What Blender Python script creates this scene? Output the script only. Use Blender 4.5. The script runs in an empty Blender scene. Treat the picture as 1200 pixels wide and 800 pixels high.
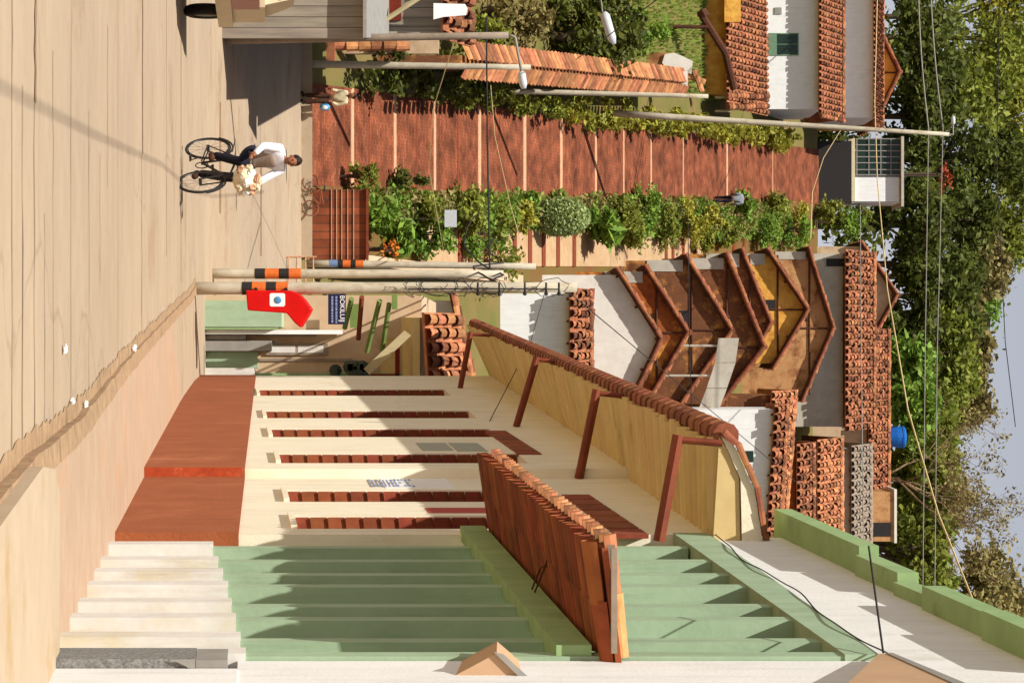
import bpy, math, random
from mathutils import Vector, Matrix, Euler
random.seed(7)
R = random.Random(11)
SC = bpy.context.scene
COL = SC.collection
rad = math.radians
# ------------------------------------------------------------------ camera
F = 3000.0                                   # focal length in pixels of a 1200 px wide picture
cd = bpy.data.cameras.new('camera'); cam = bpy.data.objects.new('camera', cd); COL.objects.link(cam)
cd.sensor_fit = 'HORIZONTAL'; cd.sensor_width = 36.0; cd.lens = 36.0*F/1200.0
cd.clip_start = 0.1; cd.clip_end = 5000
cam.matrix_world = Matrix(((0, -1, 0, 0), (0, 0, -1, 0), (1, 0, 0, 0), (0, 0, 0, 1)))  # camera turned on its side
SC.camera = cam
# ------------------------------------------------------------------ light
SUN = Vector((-0.375, -0.48, 1.0)).normalized()
w = bpy.data.worlds.new('World'); SC.world = w; w.use_nodes = True
nt = w.node_tree; bg = nt.nodes['Background']
sky = nt.nodes.new('ShaderNodeTexSky'); sky.sky_type = 'NISHITA'; sky.sun_disc = False
sky.sun_elevation = math.asin(SUN.z); sky.sun_rotation = math.atan2(SUN.x, SUN.y)
sky.dust_density = 3.0; sky.air_density = 1.0
# thin white haze that brightens the sky towards the horizon
tcw = nt.nodes.new('ShaderNodeTexCoord'); sxw = nt.nodes.new('ShaderNodeSeparateXYZ'); nt.links.new(tcw.outputs['Generated'], sxw.inputs[0])
mrw = nt.nodes.new('ShaderNodeMapRange'); mrw.inputs[1].default_value = 0.0; mrw.inputs[2].default_value = 0.42; mrw.inputs[3].default_value = 0.95; mrw.inputs[4].default_value = 0.0
nt.links.new(sxw.outputs['Z'], mrw.inputs[0])
mxw = nt.nodes.new('ShaderNodeMix'); mxw.data_type = 'RGBA'; nt.links.new(mrw.outputs[0], mxw.inputs[0]); nt.links.new(sky.outputs[0], mxw.inputs[6]); mxw.inputs[7].default_value = (11.6, 11.7, 12.7, 1)
nt.links.new(mxw.outputs[2], bg.inputs[0]); bg.inputs[1].default_value = 0.05
sl = bpy.data.lights.new('sun', 'SUN'); sl.energy = 5.0; sl.angle = rad(0.53); sl.color = (1.0, 0.965, 0.90)
so = bpy.data.objects.new('sun', sl); COL.objects.link(so)
so.rotation_euler = SUN.to_track_quat('Z', 'Y').to_euler()
SC.view_settings.view_transform = 'Standard'; SC.view_settings.look = 'None'
SC.view_settings.exposure = 0.4; SC.view_settings.gamma = 1.0; SC.view_settings.use_curve_mapping = False
SC.cycles.max_bounces = 5

# ------------------------------------------------------------------ materials
def lin(c):
    return tuple(((v/255)/12.92 if v/255 <= 0.04045 else ((v/255+0.055)/1.055)**2.4) for v in c)
def mat(name, c1, c2=None, scale=6.0, rough=0.85, bump=0.0, bscale=40.0, island=0.0, stain=None, sscale=1.2, smin=0.55, stretch=(1, 1, 1), metal=0.0, trans=0.0, grime=None, gs=0.5):
    """noise between two sRGB colours, optional stain colour in larger patches, optional variation per loose piece"""
    m = bpy.data.materials.new(name); m.use_nodes = True
    n = m.node_tree.nodes; l = m.node_tree.links; p = n['Principled BSDF']
    c1 = lin(c1); c2 = lin(c2) if c2 else tuple(v*0.8 for v in c1)
    tc = n.new('ShaderNodeTexCoord'); mp = n.new('ShaderNodeMapping'); mp.inputs['Scale'].default_value = stretch
    l.new(tc.outputs['Object'], mp.inputs[0])
    ns = n.new('ShaderNodeTexNoise'); ns.inputs['Scale'].default_value = scale; ns.inputs['Detail'].default_value = 7; ns.inputs['Roughness'].default_value = 0.65
    l.new(mp.outputs[0], ns.inputs['Vector'])
    rp = n.new('ShaderNodeMapRange'); rp.inputs[1].default_value = 0.32; rp.inputs[2].default_value = 0.68
    l.new(ns.outputs[0], rp.inputs[0])
    mx = n.new('ShaderNodeMix'); mx.data_type = 'RGBA'
    mx.inputs[6].default_value = (*c1, 1); mx.inputs[7].default_value = (*c2, 1); l.new(rp.outputs[0], mx.inputs[0])
    out = mx.outputs[2]
    if stain:
        s2 = n.new('ShaderNodeTexNoise'); s2.inputs['Scale'].default_value = sscale; s2.inputs['Detail'].default_value = 8; s2.inputs['Roughness'].default_value = 0.7
        l.new(mp.outputs[0], s2.inputs['Vector'])
        r2 = n.new('ShaderNodeMapRange'); r2.inputs[1].default_value = smin; r2.inputs[2].default_value = smin+0.14; l.new(s2.outputs[0], r2.inputs[0])
        m2 = n.new('ShaderNodeMix'); m2.data_type = 'RGBA'; l.new(r2.outputs[0], m2.inputs[0]); l.new(out, m2.inputs[6]); m2.inputs[7].default_value = (*lin(stain), 1)
        out = m2.outputs[2]
    if grime:
        mg = n.new('ShaderNodeMapping'); mg.inputs['Scale'].default_value = (5, 5, .5); l.new(tc.outputs['Object'], mg.inputs[0])
        s3 = n.new('ShaderNodeTexNoise'); s3.inputs['Scale'].default_value = 1.6; s3.inputs['Detail'].default_value = 9; s3.inputs['Roughness'].default_value = 0.72; l.new(mg.outputs[0], s3.inputs['Vector'])
        r5 = n.new('ShaderNodeMapRange'); r5.inputs[1].default_value = .5; r5.inputs[2].default_value = .78; r5.inputs[4].default_value = gs; l.new(s3.outputs[0], r5.inputs[0])
        m4 = n.new('ShaderNodeMix'); m4.data_type = 'RGBA'; l.new(r5.outputs[0], m4.inputs[0]); l.new(out, m4.inputs[6]); m4.inputs[7].default_value = (*lin(grime), 1); out = m4.outputs[2]
    if island:
        g = n.new('ShaderNodeNewGeometry'); hs = n.new('ShaderNodeHueSaturation')
        r3 = n.new('ShaderNodeMapRange'); r3.inputs[3].default_value = 1-island; r3.inputs[4].default_value = 1+island; l.new(g.outputs['Random Per Island'], r3.inputs[0])
        l.new(r3.outputs[0], hs.inputs['Value'])
        r4 = n.new('ShaderNodeMapRange'); r4.inputs[3].default_value = 0.494; r4.inputs[4].default_value = 0.515
        ml = n.new('ShaderNodeMath'); ml.operation = 'MULTIPLY'; ml.inputs[1].default_value = 7.31; fr = n.new('ShaderNodeMath'); fr.operation = 'FRACT'
        l.new(g.outputs['Random Per Island'], ml.inputs[0]); l.new(ml.outputs[0], fr.inputs[0]); l.new(fr.outputs[0], r4.inputs[0]); l.new(r4.outputs[0], hs.inputs['Hue'])
        l.new(out, hs.inputs['Color']); out = hs.outputs[0]
    l.new(out, p.inputs['Base Color']); p.inputs['Roughness'].default_value = rough; p.inputs['Metallic'].default_value = metal
    p.inputs['Specular IOR Level'].default_value = 0.25
    if bump:
        b = n.new('ShaderNodeBump'); b.inputs['Strength'].default_value = bump; b.inputs['Distance'].default_value = 0.02
        nb = n.new('ShaderNodeTexNoise'); nb.inputs['Scale'].default_value = bscale; nb.inputs['Detail'].default_value = 5; l.new(mp.outputs[0], nb.inputs['Vector'])
        l.new(nb.outputs[0], b.inputs['Height']); l.new(b.outputs[0], p.inputs['Normal'])
    if trans:
        tr = n.new('ShaderNodeBsdfTranslucent'); l.new(out, tr.inputs[0]); ms = n.new('ShaderNodeMixShader'); ms.inputs[0].default_value = trans
        o = n['Material Output']; l.new(p.outputs[0], ms.inputs[1]); l.new(tr.outputs[0], ms.inputs[2]); l.new(ms.outputs[0], o.inputs[0])
    return m
def brickmat(name, a, b, mortar, bw=0.25, bh=0.07, ms=0.012, rough=0.9):
    m = bpy.data.materials.new(name); m.use_nodes = True; n = m.node_tree.nodes; l = m.node_tree.links; p = n['Principled BSDF']
    tc = n.new('ShaderNodeTexCoord'); bt = n.new('ShaderNodeTexBrick'); l.new(tc.outputs['Object'], bt.inputs[0])
    bt.inputs['Color1'].default_value = (*lin(a), 1); bt.inputs['Color2'].default_value = (*lin(b), 1); bt.inputs['Mortar'].default_value = (*lin(mortar), 1)
    bt.inputs['Scale'].default_value = 1; bt.inputs['Brick Width'].default_value = bw; bt.inputs['Row Height'].default_value = bh; bt.inputs['Mortar Size'].default_value = ms
    ns = n.new('ShaderNodeTexNoise'); ns.inputs['Scale'].default_value = 1.3; ns.inputs['Detail'].default_value = 8; l.new(tc.outputs['Object'], ns.inputs[0])
    hs = n.new('ShaderNodeHueSaturation'); r = n.new('ShaderNodeMapRange'); r.inputs[1].default_value = .3; r.inputs[2].default_value = .7; r.inputs[3].default_value = .5; r.inputs[4].default_value = 1.5
    l.new(ns.outputs[0], r.inputs[0]); l.new(r.outputs[0], hs.inputs['Value']); l.new(bt.outputs[0], hs.inputs['Color']); l.new(hs.outputs[0], p.inputs['Base Color'])
    p.inputs['Roughness'].default_value = rough; p.inputs['Specular IOR Level'].default_value = .2
    return m
def roadmat():
    m = mat('road_concrete', (170, 150, 126), (163, 143, 119), scale=2.2, rough=.92, bump=.0, bscale=30, stain=(146, 119, 93), sscale=.5, smin=.56)
    n = m.node_tree.nodes; l = m.node_tree.links; p = n['Principled BSDF']
    src = p.inputs['Base Color'].links[0].from_socket
    tc = n.new('ShaderNodeTexCoord'); sx = n.new('ShaderNodeSeparateXYZ'); l.new(tc.outputs['Object'], sx.inputs[0])
    nz = n.new('ShaderNodeTexNoise'); nz.inputs['Scale'].default_value = .35; nz.inputs['Detail'].default_value = 3; l.new(tc.outputs['Object'], nz.inputs[0])
    # drag marks left across the slab by the float: irregular lines across the street
    mp = n.new('ShaderNodeMapping'); mp.inputs['Scale'].default_value = (.16, 2.6, 0); l.new(tc.outputs['Object'], mp.inputs[0])
    gr = n.new('ShaderNodeTexNoise'); gr.inputs['Scale'].default_value = 1; gr.inputs['Detail'].default_value = 6; gr.inputs['Roughness'].default_value = .75; l.new(mp.outputs[0], gr.inputs[0])
    rr = n.new('ShaderNodeMapRange'); rr.inputs[1].default_value = .52; rr.inputs[2].default_value = .72; l.new(gr.outputs[0], rr.inputs[0])
    mx = n.new('ShaderNodeMix'); mx.data_type = 'RGBA'; ml = n.new('ShaderNodeMath'); ml.operation = 'MULTIPLY'; ml.inputs[1].default_value = .14
    l.new(rr.outputs[0], ml.inputs[0]); l.new(ml.outputs[0], mx.inputs[0]); l.new(src, mx.inputs[6]); mx.inputs[7].default_value = (*lin((160, 128, 96)), 1)
    vo = n.new('ShaderNodeTexVoronoi'); vo.feature = 'DISTANCE_TO_EDGE'; vo.inputs['Scale'].default_value = .22
    wv = n.new('ShaderNodeVectorMath'); wv.operation = 'ADD'; nv = n.new('ShaderNodeTexNoise'); nv.inputs['Scale'].default_value = .9; nv.inputs['Detail'].default_value = 6; l.new(tc.outputs['Object'], nv.inputs[0])
    l.new(tc.outputs['Object'], wv.inputs[0]); l.new(nv.outputs['Color'], wv.inputs[1]); l.new(wv.outputs[0], vo.inputs['Vector'])
    rc = n.new('ShaderNodeMapRange'); rc.inputs[1].default_value = 0; rc.inputs[2].default_value = .006; rc.inputs[3].default_value = .3; rc.inputs[4].default_value = 0; l.new(vo.outputs['Distance'], rc.inputs[0])
    m3 = n.new('ShaderNodeMix'); m3.data_type = 'RGBA'; l.new(rc.outputs[0], m3.inputs[0]); l.new(mx.outputs[2], m3.inputs[6]); m3.inputs[7].default_value = (*lin((110, 88, 68)), 1)
    sp = n.new('ShaderNodeTexNoise'); sp.inputs['Scale'].default_value = 14; sp.inputs['Detail'].default_value = 4; l.new(tc.outputs['Object'], sp.inputs[0])
    rs = n.new('ShaderNodeMapRange'); rs.inputs[1].default_value = .62; rs.inputs[2].default_value = .72; rs.inputs[4].default_value = .22; l.new(sp.outputs[0], rs.inputs[0])
    m5 = n.new('ShaderNodeMix'); m5.data_type = 'RGBA'; l.new(rs.outputs[0], m5.inputs[0]); l.new(m3.outputs[2], m5.inputs[6]); m5.inputs[7].default_value = (*lin((138, 112, 88)), 1)
    bl = n.new('ShaderNodeTexNoise'); bl.inputs['Scale'].default_value = .28; bl.inputs['Detail'].default_value = 9; bl.inputs['Roughness'].default_value = .7; l.new(tc.outputs['Object'], bl.inputs[0])
    rb = n.new('ShaderNodeMapRange'); rb.inputs[1].default_value = .35; rb.inputs[2].default_value = .68; rb.inputs[3].default_value = .9; rb.inputs[4].default_value = 1.08; l.new(bl.outputs[0], rb.inputs[0])
    hv = n.new('ShaderNodeHueSaturation'); l.new(rb.outputs[0], hv.inputs['Value']); l.new(m5.outputs[2], hv.inputs['Color'])
    l.new(hv.outputs[0], p.inputs['Base Color'])
    return m
M = dict(
    road=roadmat(),
    joint=mat('joint_dirt', (120, 92, 66), (150, 118, 88), scale=9),
    jointl=mat('joint_faint', (134, 110, 86), (152, 128, 100), scale=9),
    pave=mat('pavement_screed', (176, 150, 126), (165, 138, 114), scale=3, bump=.1, bscale=25, grime=(140, 112, 88), gs=.25, stain=(184, 138, 104), sscale=.8, smin=.55),
    paveold=mat('pavement_pale', (178, 158, 134), (168, 148, 122), scale=3, bump=.1, bscale=22, stain=(164, 138, 100), sscale=1.6),
    kerb=mat('kerb_concrete', (172, 142, 110), (138, 112, 84), scale=8, bump=.4, bscale=30, stain=(126, 102, 74), sscale=3),
    ground=mat('ground_earth', (122, 100, 62), (92, 96, 44), scale=.6, rough=1, bump=.5, bscale=6),
    bed=mat('garden_soil', (112, 72, 44), (96, 88, 40), scale=1.2, rough=1),
    brickst=brickmat('brick_paving', (138, 74, 46), (108, 54, 32), (92, 58, 42), bw=.24, bh=.13, ms=.018),
    brickw=brickmat('brick_wall', (158, 76, 46), (138, 62, 38), (150, 96, 66)),
    stripe=mat('pale_edging', (200, 156, 122), (176, 130, 98), scale=6),
    path=mat('beige_path', (178, 150, 116), (160, 130, 96), scale=2, stain=(170, 132, 92), sscale=1.4),
    brown=mat('brown_step', (126, 62, 38), (104, 50, 30), scale=6),
    white=mat('whitewash', (230, 229, 226), (220, 219, 216), scale=2.5, bump=.12, grime=(176, 168, 156), gs=.4, stain=(202, 196, 184), sscale=.9, smin=.6),
    whitest=mat('whitewash_stained', (222, 216, 204), (206, 198, 186), scale=2, bump=.2, stain=(184, 160, 128), sscale=.7, smin=.6),
    green=mat('green_paint', (158, 180, 150), (146, 168, 138), scale=3, rough=.7, grime=(110, 126, 96), gs=.6, bump=.12, bscale=18, stain=(140, 168, 130), sscale=1.5, smin=.6),
    greend=mat('green_cap', (150, 176, 124), (132, 158, 108), scale=3, stain=(120, 136, 92), sscale=1.4),
    dado=mat('grey_plaster', (218, 214, 206), (204, 200, 192), scale=3, bump=.12, bscale=14, grime=(158, 146, 128), gs=.6, stain=(206, 196, 170), sscale=1.4, smin=.52),
    cream=mat('cream_plaster', (234, 226, 202), (226, 216, 190), scale=2, bump=.15, grime=(190, 170, 130), gs=.5, stain=(218, 202, 164), sscale=.8, smin=.6),
    orange=mat('orange_dado', (160, 90, 54), (146, 80, 46), scale=2.5, bump=.25, grime=(112, 64, 40), gs=.6, stain=(174, 104, 68), sscale=.7),
    tilebr=mat('brown_lattice_tile', (140, 70, 46), (116, 54, 36), scale=9, island=.2),
    yellow=mat('ochre_soffit', (208, 184, 130), (192, 166, 112), scale=3, stain=(176, 146, 92), sscale=1.2, stretch=(1, 1, 1), island=.06),
    gutter=mat('brown_gutter', (150, 88, 60), (112, 60, 42), scale=6, island=.25, stain=(190, 140, 110), sscale=5, smin=.6),
    steel=mat('brown_steel', (128, 62, 36), (104, 46, 26), scale=6, rough=.6),
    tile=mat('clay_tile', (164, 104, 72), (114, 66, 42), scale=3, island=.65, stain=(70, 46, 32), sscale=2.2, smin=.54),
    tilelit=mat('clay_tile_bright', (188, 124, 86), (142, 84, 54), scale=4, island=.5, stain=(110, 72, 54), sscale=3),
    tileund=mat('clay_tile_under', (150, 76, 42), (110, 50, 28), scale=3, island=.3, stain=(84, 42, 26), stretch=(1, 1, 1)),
    wood=mat('dark_wood', (92, 54, 34), (66, 38, 26), scale=8, stretch=(1, 1, .3)),
    woodg=mat('grey_board', (150, 138, 124), (118, 108, 98), scale=3, stretch=(3, 3, .25), island=.14),
    plank=mat('pale_plank', (184, 170, 132), (160, 146, 108), scale=5, stretch=(1, 1, .3)),
    greenw=mat('green_timber', (118, 138, 74), (98, 118, 60), scale=5),
    redbr=mat('red_brown_paint', (118, 40, 18), (98, 32, 14), scale=5),
    adobe=mat('adobe', (160, 90, 38), (122, 60, 28), scale=2.4, bump=.6, bscale=7, stain=(220, 154, 66), sscale=.8, smin=.5),  # bright ochre patches put sunlit parts of the gable into the colour
    adobeh=mat('adobe_dark', (122, 76, 46), (96, 60, 36), scale=2.4, bump=.5, bscale=9, stain=(196, 136, 66), sscale=.9, smin=.52),  # ochre patches here also stand in for sunlit wall
    ochre=mat('ochre_plaster', (226, 174, 78), (196, 132, 52), scale=2.6, bump=.8, bscale=6, stain=(140, 80, 36), sscale=.9, smin=.56),
    tan=mat('tan_plaster', (190, 146, 98), (168, 118, 74), scale=2.4, bump=.5, bscale=7, stain=(126, 78, 44), sscale=1, smin=.5),
    block=mat('worn_block', (186, 180, 164), (168, 160, 146), scale=2, bump=.3, stain=(140, 110, 84), sscale=1.6, smin=.6),
    tanw=mat('tan_wall', (196, 170, 138), (182, 154, 124), scale=2, stain=(166, 138, 106), sscale=1),
    concrete=mat('pole_concrete', (194, 184, 162), (164, 154, 134), scale=5, stain=(150, 130, 102), sscale=2.5, stretch=(1, 1, .5)),
    greyc=mat('grey_concrete', (150, 134, 116), (124, 110, 96), scale=5),
    rawred=mat('raw_red_corner', (178, 74, 38), (150, 58, 30), scale=14, stain=(190, 100, 60), sscale=6),
    obandc=mat('orange_band', (214, 110, 44), (190, 92, 40), scale=12),
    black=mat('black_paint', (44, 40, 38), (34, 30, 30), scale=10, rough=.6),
    blueband=mat('blue_band', (110, 134, 170), (96, 120, 156), scale=8),
    red=mat('red_fibreglass', (206, 8, 8), (188, 6, 6), scale=4, rough=.35),
    whitep=mat('white_paint', (238, 238, 236), (228, 228, 226), scale=5, rough=.5),
    globe=mat('globe_blue', (96, 160, 196), (60, 110, 160), scale=14, rough=.4),
    navy=mat('navy_sign', (34, 32, 66), (28, 26, 54), scale=5, rough=.6),
    bluel=mat('blue_lettering', (112, 128, 170), (140, 150, 180), scale=20),
    redpaint=mat('red_lettering', (176, 76, 66), (166, 66, 58), scale=20),
    faded=mat('faded_poster', (150, 158, 148), (168, 164, 144), scale=9),
    speck=mat('speckled_granite', (150, 148, 142), (84, 84, 84), scale=60),
    beigeu=mat('beige_underside', (190, 156, 122), (178, 144, 112), scale=3),
    greyp=mat('grey_edge', (150, 146, 138), (132, 128, 122), scale=4),
    glass=mat('dark_glass', (26, 40, 34), (36, 58, 46), scale=2, rough=.15),
    greenf=mat('green_frame', (112, 140, 112), (96, 124, 100), scale=5, rough=.5),
    bluet=mat('blue_tank', (24, 104, 190), (20, 92, 172), scale=4, rough=.45),
    rubber=mat('rubber', (30, 28, 27), (40, 37, 35), scale=20, rough=.7),
    metal=mat('bike_metal', (70, 66, 62), (54, 50, 48), scale=20, rough=.4, metal=.5),
    skin=mat('skin', (150, 96, 66), (138, 86, 58), scale=20, rough=.6),
    hair=mat('hair', (34, 24, 18), (26, 18, 14), scale=60, rough=.7),
    shirtw=mat('white_cloth', (232, 232, 238), (214, 216, 226), scale=12),
    vest=mat('grey_cloth', (166, 148, 134), (146, 128, 116), scale=12),
    navyc=mat('navy_cloth', (30, 28, 42), (22, 20, 32), scale=12),
    brownc=mat('brown_cloth', (84, 54, 36), (66, 42, 28), scale=12),
    beigec=mat('beige_cloth', (214, 198, 160), (190, 172, 136), scale=12),
    greyc2=mat('grey_shirt', (140, 144, 152), (120, 126, 134), scale=12),
    bag=mat('cream_bag', (222, 210, 184), (206, 188, 154), scale=10, stain=(226, 150, 120), sscale=7, smin=.6),
    cable=mat('black_cable', (40, 38, 38), (52, 50, 48), scale=8),
    cablep=mat('pale_cable', (214, 190, 140), (196, 172, 124), scale=8),
    lamp=mat('lamp_grey', (196, 198, 200), (180, 182, 186), scale=8, rough=.4),
    bark=mat('bark', (94, 76, 60), (72, 58, 46), scale=8, stretch=(1, 1, .3)),
    leafd=mat('leaf_dark', (112, 116, 50), (74, 84, 32), scale=.7, island=.6, trans=.4, rough=.6),
    leafm=mat('leaf_mid', (150, 152, 62), (112, 122, 46), scale=.7, island=.5, trans=.4, rough=.6),
    leafy=mat('leaf_yellow', (176, 164, 62), (136, 138, 52), scale=.7, island=.3, trans=.3, rough=.6),
    leafg=mat('leaf_bright', (136, 160, 62), (104, 134, 50), scale=.7, island=.35, trans=.3, rough=.6),
    leaflt=mat('leaf_variegated', (176, 186, 122), (122, 142, 76), scale=.7, island=.3, trans=.25, rough=.6),
    leafo=mat('leaf_olive', (150, 134, 82), (118, 106, 60), scale=.7, island=.35, trans=.25, rough=.7),
    flower=mat('orange_flower', (206, 124, 50), (206, 96, 30), scale=3, island=.2),
    leafr=mat('leaf_red', (176, 84, 56), (150, 60, 40), scale=.7, island=.3, trans=.2),
    grass=mat('grass', (104, 124, 44), (128, 138, 56), scale=.7, island=.3, trans=.2),
    twig=mat('twig', (142, 116, 86), (116, 94, 70), scale=4),
    paper=mat('paper', (236, 236, 232), (220, 220, 218), scale=10),
    carred=mat('car_red', (150, 30, 16), (132, 26, 14), scale=4, rough=.35),
    creamp=mat('cream_paint', (214, 200, 164), (200, 184, 148), scale=4, rough=.5),
)

# ------------------------------------------------------------------ mesh helpers
ORG = {}
class MB:
    def __init__(s): s.v = []; s.f = []
    def add(s, vs, fs):
        o = len(s.v); s.v += [tuple(v) for v in vs]; s.f += [tuple(i+o for i in f) for f in fs]; return s
    def hexa(s, p):            # 4 bottom, 4 top, same winding
        return s.add(p, [(3, 2, 1, 0), (4, 5, 6, 7), (0, 1, 5, 4), (1, 2, 6, 5), (2, 3, 7, 6), (3, 0, 4, 7)])
    def box(s, a, b):
        x0, y0, z0 = a; x1, y1, z1 = b
        return s.hexa([(x0, y0, z0), (x1, y0, z0), (x1, y1, z0), (x0, y1, z0), (x0, y0, z1), (x1, y0, z1), (x1, y1, z1), (x0, y1, z1)])
    def prism(s, poly, ext):
        n = len(poly); e = Vector(ext); a = [Vector(p) for p in poly]
        return s.add(a+[p+e for p in a], [tuple(range(n))[::-1], tuple(range(n, 2*n))]+[(i, (i+1) % n, n+(i+1) % n, n+i) for i in range(n)])
    def tube(s, pts, r, n=8, cap=True):
        pts = [Vector(p) for p in pts]; k = len(pts); rs = r if isinstance(r, (list, tuple)) else [r]*k
        vs = []; ref = None
        for i, p in enumerate(pts):
            t = (pts[min(i+1, k-1)]-pts[max(i-1, 0)]).normalized()
            if ref is None: ref = Vector((0, 0, 1)) if abs(t.z) < .9 else Vector((1, 0, 0))
            u = t.cross(ref).normalized(); ww = u.cross(t).normalized(); ref = ww
            for j in range(n):
                a = 2*math.pi*j/n; vs.append(p+(u*math.cos(a)+ww*math.sin(a))*rs[i])
        fs = [(i*n+j, i*n+(j+1) % n, (i+1)*n+(j+1) % n, (i+1)*n+j) for i in range(k-1) for j in range(n)]
        if cap: fs += [tuple(range(n))[::-1], tuple(range((k-1)*n, k*n))]
        return s.add(vs, fs)
    def lathe(s, prof, c, n=16):
        vs = []; k = len(prof)
        for r, z in prof:
            for j in range(n):
                a = 2*math.pi*j/n; vs.append((c[0]+r*math.cos(a), c[1]+r*math.sin(a), c[2]+z))
        fs = [(i*n+j, i*n+(j+1) % n, (i+1)*n+(j+1) % n, (i+1)*n+j) for i in range(k-1) for j in range(n)]
        return s.add(vs, fs+[tuple(range(n))[::-1], tuple(range((k-1)*n, k*n))])
    def ball(s, c, r, nu=12, nv=8):
        r = r if isinstance(r, (tuple, list)) else (r, r, r); vs = [(c[0], c[1], c[2]-r[2])]
        for i in range(1, nv):
            ph = -math.pi/2+math.pi*i/nv
            for j in range(nu):
                a = 2*math.pi*j/nu; vs.append((c[0]+r[0]*math.cos(ph)*math.cos(a), c[1]+r[1]*math.cos(ph)*math.sin(a), c[2]+r[2]*math.sin(ph)))
        vs.append((c[0], c[1], c[2]+r[2])); t = len(vs)-1
        fs = [(0, 1+(j+1) % nu, 1+j) for j in range(nu)]
        for i in range(nv-2):
            fs += [(1+i*nu+j, 1+i*nu+(j+1) % nu, 1+(i+1)*nu+(j+1) % nu, 1+(i+1)*nu+j) for j in range(nu)]
        b = 1+(nv-2)*nu; fs += [(b+j, b+(j+1) % nu, t) for j in range(nu)]
        return s.add(vs, fs)
    def torus(s, c, Rr, r, ax=0, n=32, m=8):
        vs = []
        for i in range(n):
            a = 2*math.pi*i/n
            for j in range(m):
                b = 2*math.pi*j/m; q = Rr+r*math.cos(b); h = r*math.sin(b)
                p = {1: (q*math.cos(a), h, q*math.sin(a)), 2: (q*math.cos(a), q*math.sin(a), h), 0: (h, q*math.cos(a), q*math.sin(a))}[ax]
                vs.append((c[0]+p[0], c[1]+p[1], c[2]+p[2]))
        return s.add(vs, [(i*m+j, ((i+1) % n)*m+j, ((i+1) % n)*m+(j+1) % m, i*m+(j+1) % m) for i in range(n) for j in range(m)])
    def xf(s, mtx): s.v = [tuple(mtx @ Vector(v)) for v in s.v]; return s
    def build(s, name, m, parent=None, origin=None, smooth=False):
        po = ORG.get(parent.name, Vector((0, 0, 0))) if parent else Vector((0, 0, 0))
        og = Vector(origin) if origin is not None else po
        me = bpy.data.meshes.new(name)
        me.from_pydata([(v[0]-og.x, v[1]-og.y, v[2]-og.z) for v in s.v], [], s.f)
        me.validate(); me.update()
        me.materials.append(M[m] if isinstance(m, str) else m)
        if smooth: me.polygons.foreach_set('use_smooth', [True]*len(me.polygons))
        o = bpy.data.objects.new(name, me); COL.objects.link(o)
        o.location = og-po
        if parent: o.parent = parent
        ORG[o.name] = og
        return o
def fixn(o):
    import bmesh
    b = bmesh.new(); b.from_mesh(o.data); bmesh.ops.recalc_face_normals(b, faces=b.faces); b.to_mesh(o.data); b.free(); return o
def tag(o, label, cat, group=None):
    o['label'] = label; o['category'] = cat
    if group: o['group'] = group
    return o
def struct(o, kind='structure'): o['kind'] = kind; return o
def thing(name, label, cat, loc, group=None):
    o = bpy.data.objects.new(name, None); COL.objects.link(o); o.location = loc; o.empty_display_size = .2
    ORG[o.name] = Vector(loc); return tag(o, label, cat, group)
def dup(root, loc, label=None):
    r = root.copy(); COL.objects.link(r); r.location = loc
    if label: r['label'] = label
    def rec(a, b):
        for ch in a.children:
            c = ch.copy(); COL.objects.link(c); c.parent = b; rec(ch, c)
    rec(root, r); return r
def P(X, Y, d):            # picture position (1200x800) at depth d -> point in the street
    return Vector(((Y-400)*d/F, d, (X-600)*d/F))
# ------------------------------------------------------------------ the lie of the land
RP = [(-40, 2.74), (38, -4.865), (43, -5.33), (50, -5.85), (60, -6.15), (75.5, -6.2)]
def road(y):
    if y <= RP[0][0]: return RP[0][1]
    for (a, za), (b, zb) in zip(RP, RP[1:]):
        if y <= b: return za+(zb-za)*(y-a)/(b-a)
    return -6.2
def slope(y): return -5.95+.355*(y-76)
def prof(y):
    if y < 75.5: return road(y)-.09
    if y < 76.2: return -6.2-.09+(y-75.5)/.7*.29
    if y < 140: return slope(y)-.08
    if y < 200: return slope(140)-.08+.12*(y-140)
    return slope(140)-.08+7.2+min(.01*(y-200), 6)
def pav(y): return -1.03-.101*y
def fx(y): return 1.978-.02833*y
def Fp(y, h, p=0.0): return Vector((fx(y)-p, y, pav(y)+h))
def yU(U, p=0.0): return (1.978-p)*F/(U-315.0)
def FB(mb, y0, y1, h0, h1, p0, p1, h0b=None, h1b=None):
    h0b = h0 if h0b is None else h0b; h1b = h1 if h1b is None else h1b
    return mb.hexa([Fp(y0, h0, p1), Fp(y0, h0, p0), Fp(y1, h0b, p0), Fp(y1, h0b, p1), Fp(y0, h1, p1), Fp(y0, h1, p0), Fp(y1, h1b, p0), Fp(y1, h1b, p1)])

# ------------------------------------------------------------------ ground, road, pavement
def axis(lo, hi, n, extra): return sorted(set([lo+(hi-lo)*i/n for i in range(n+1)]+extra))
ys = axis(-40, 220, 65, [38, 43, 50, 60, 75.5, 76.2, 140, 200])+[300, 500, 900, 1600, 3000]
xs = [-1500, -700, -300, -150, -80]+axis(-40, 40, 20, [])+[80, 150, 300, 700, 1500]
mb = MB()
vv = []
for y in ys:
    for x in xs:
        z = prof(y)
        if abs(x) > 42: z += (R.random()-.5)*min(6, abs(x)*.02)
        if x > 40 or x < -40: z -= min(8, (abs(x)-40)*.05)
        vv.append((x, y, z))
nx = len(xs)
mb.add(vv, [(j*nx+i, j*nx+i+1, (j+1)*nx+i+1, (j+1)*nx+i) for j in range(len(ys)-1) for i in range(nx-1)])
struct(mb.build('ground', 'ground', smooth=True))
mb = MB(); yy = axis(-8, 75.4, 80, [38, 43, 50, 60]); vs = []
for y in yy:
    for x in (-9.0, -6, -3, 0, 3.2): vs.append((x, y, road(y)))
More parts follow.
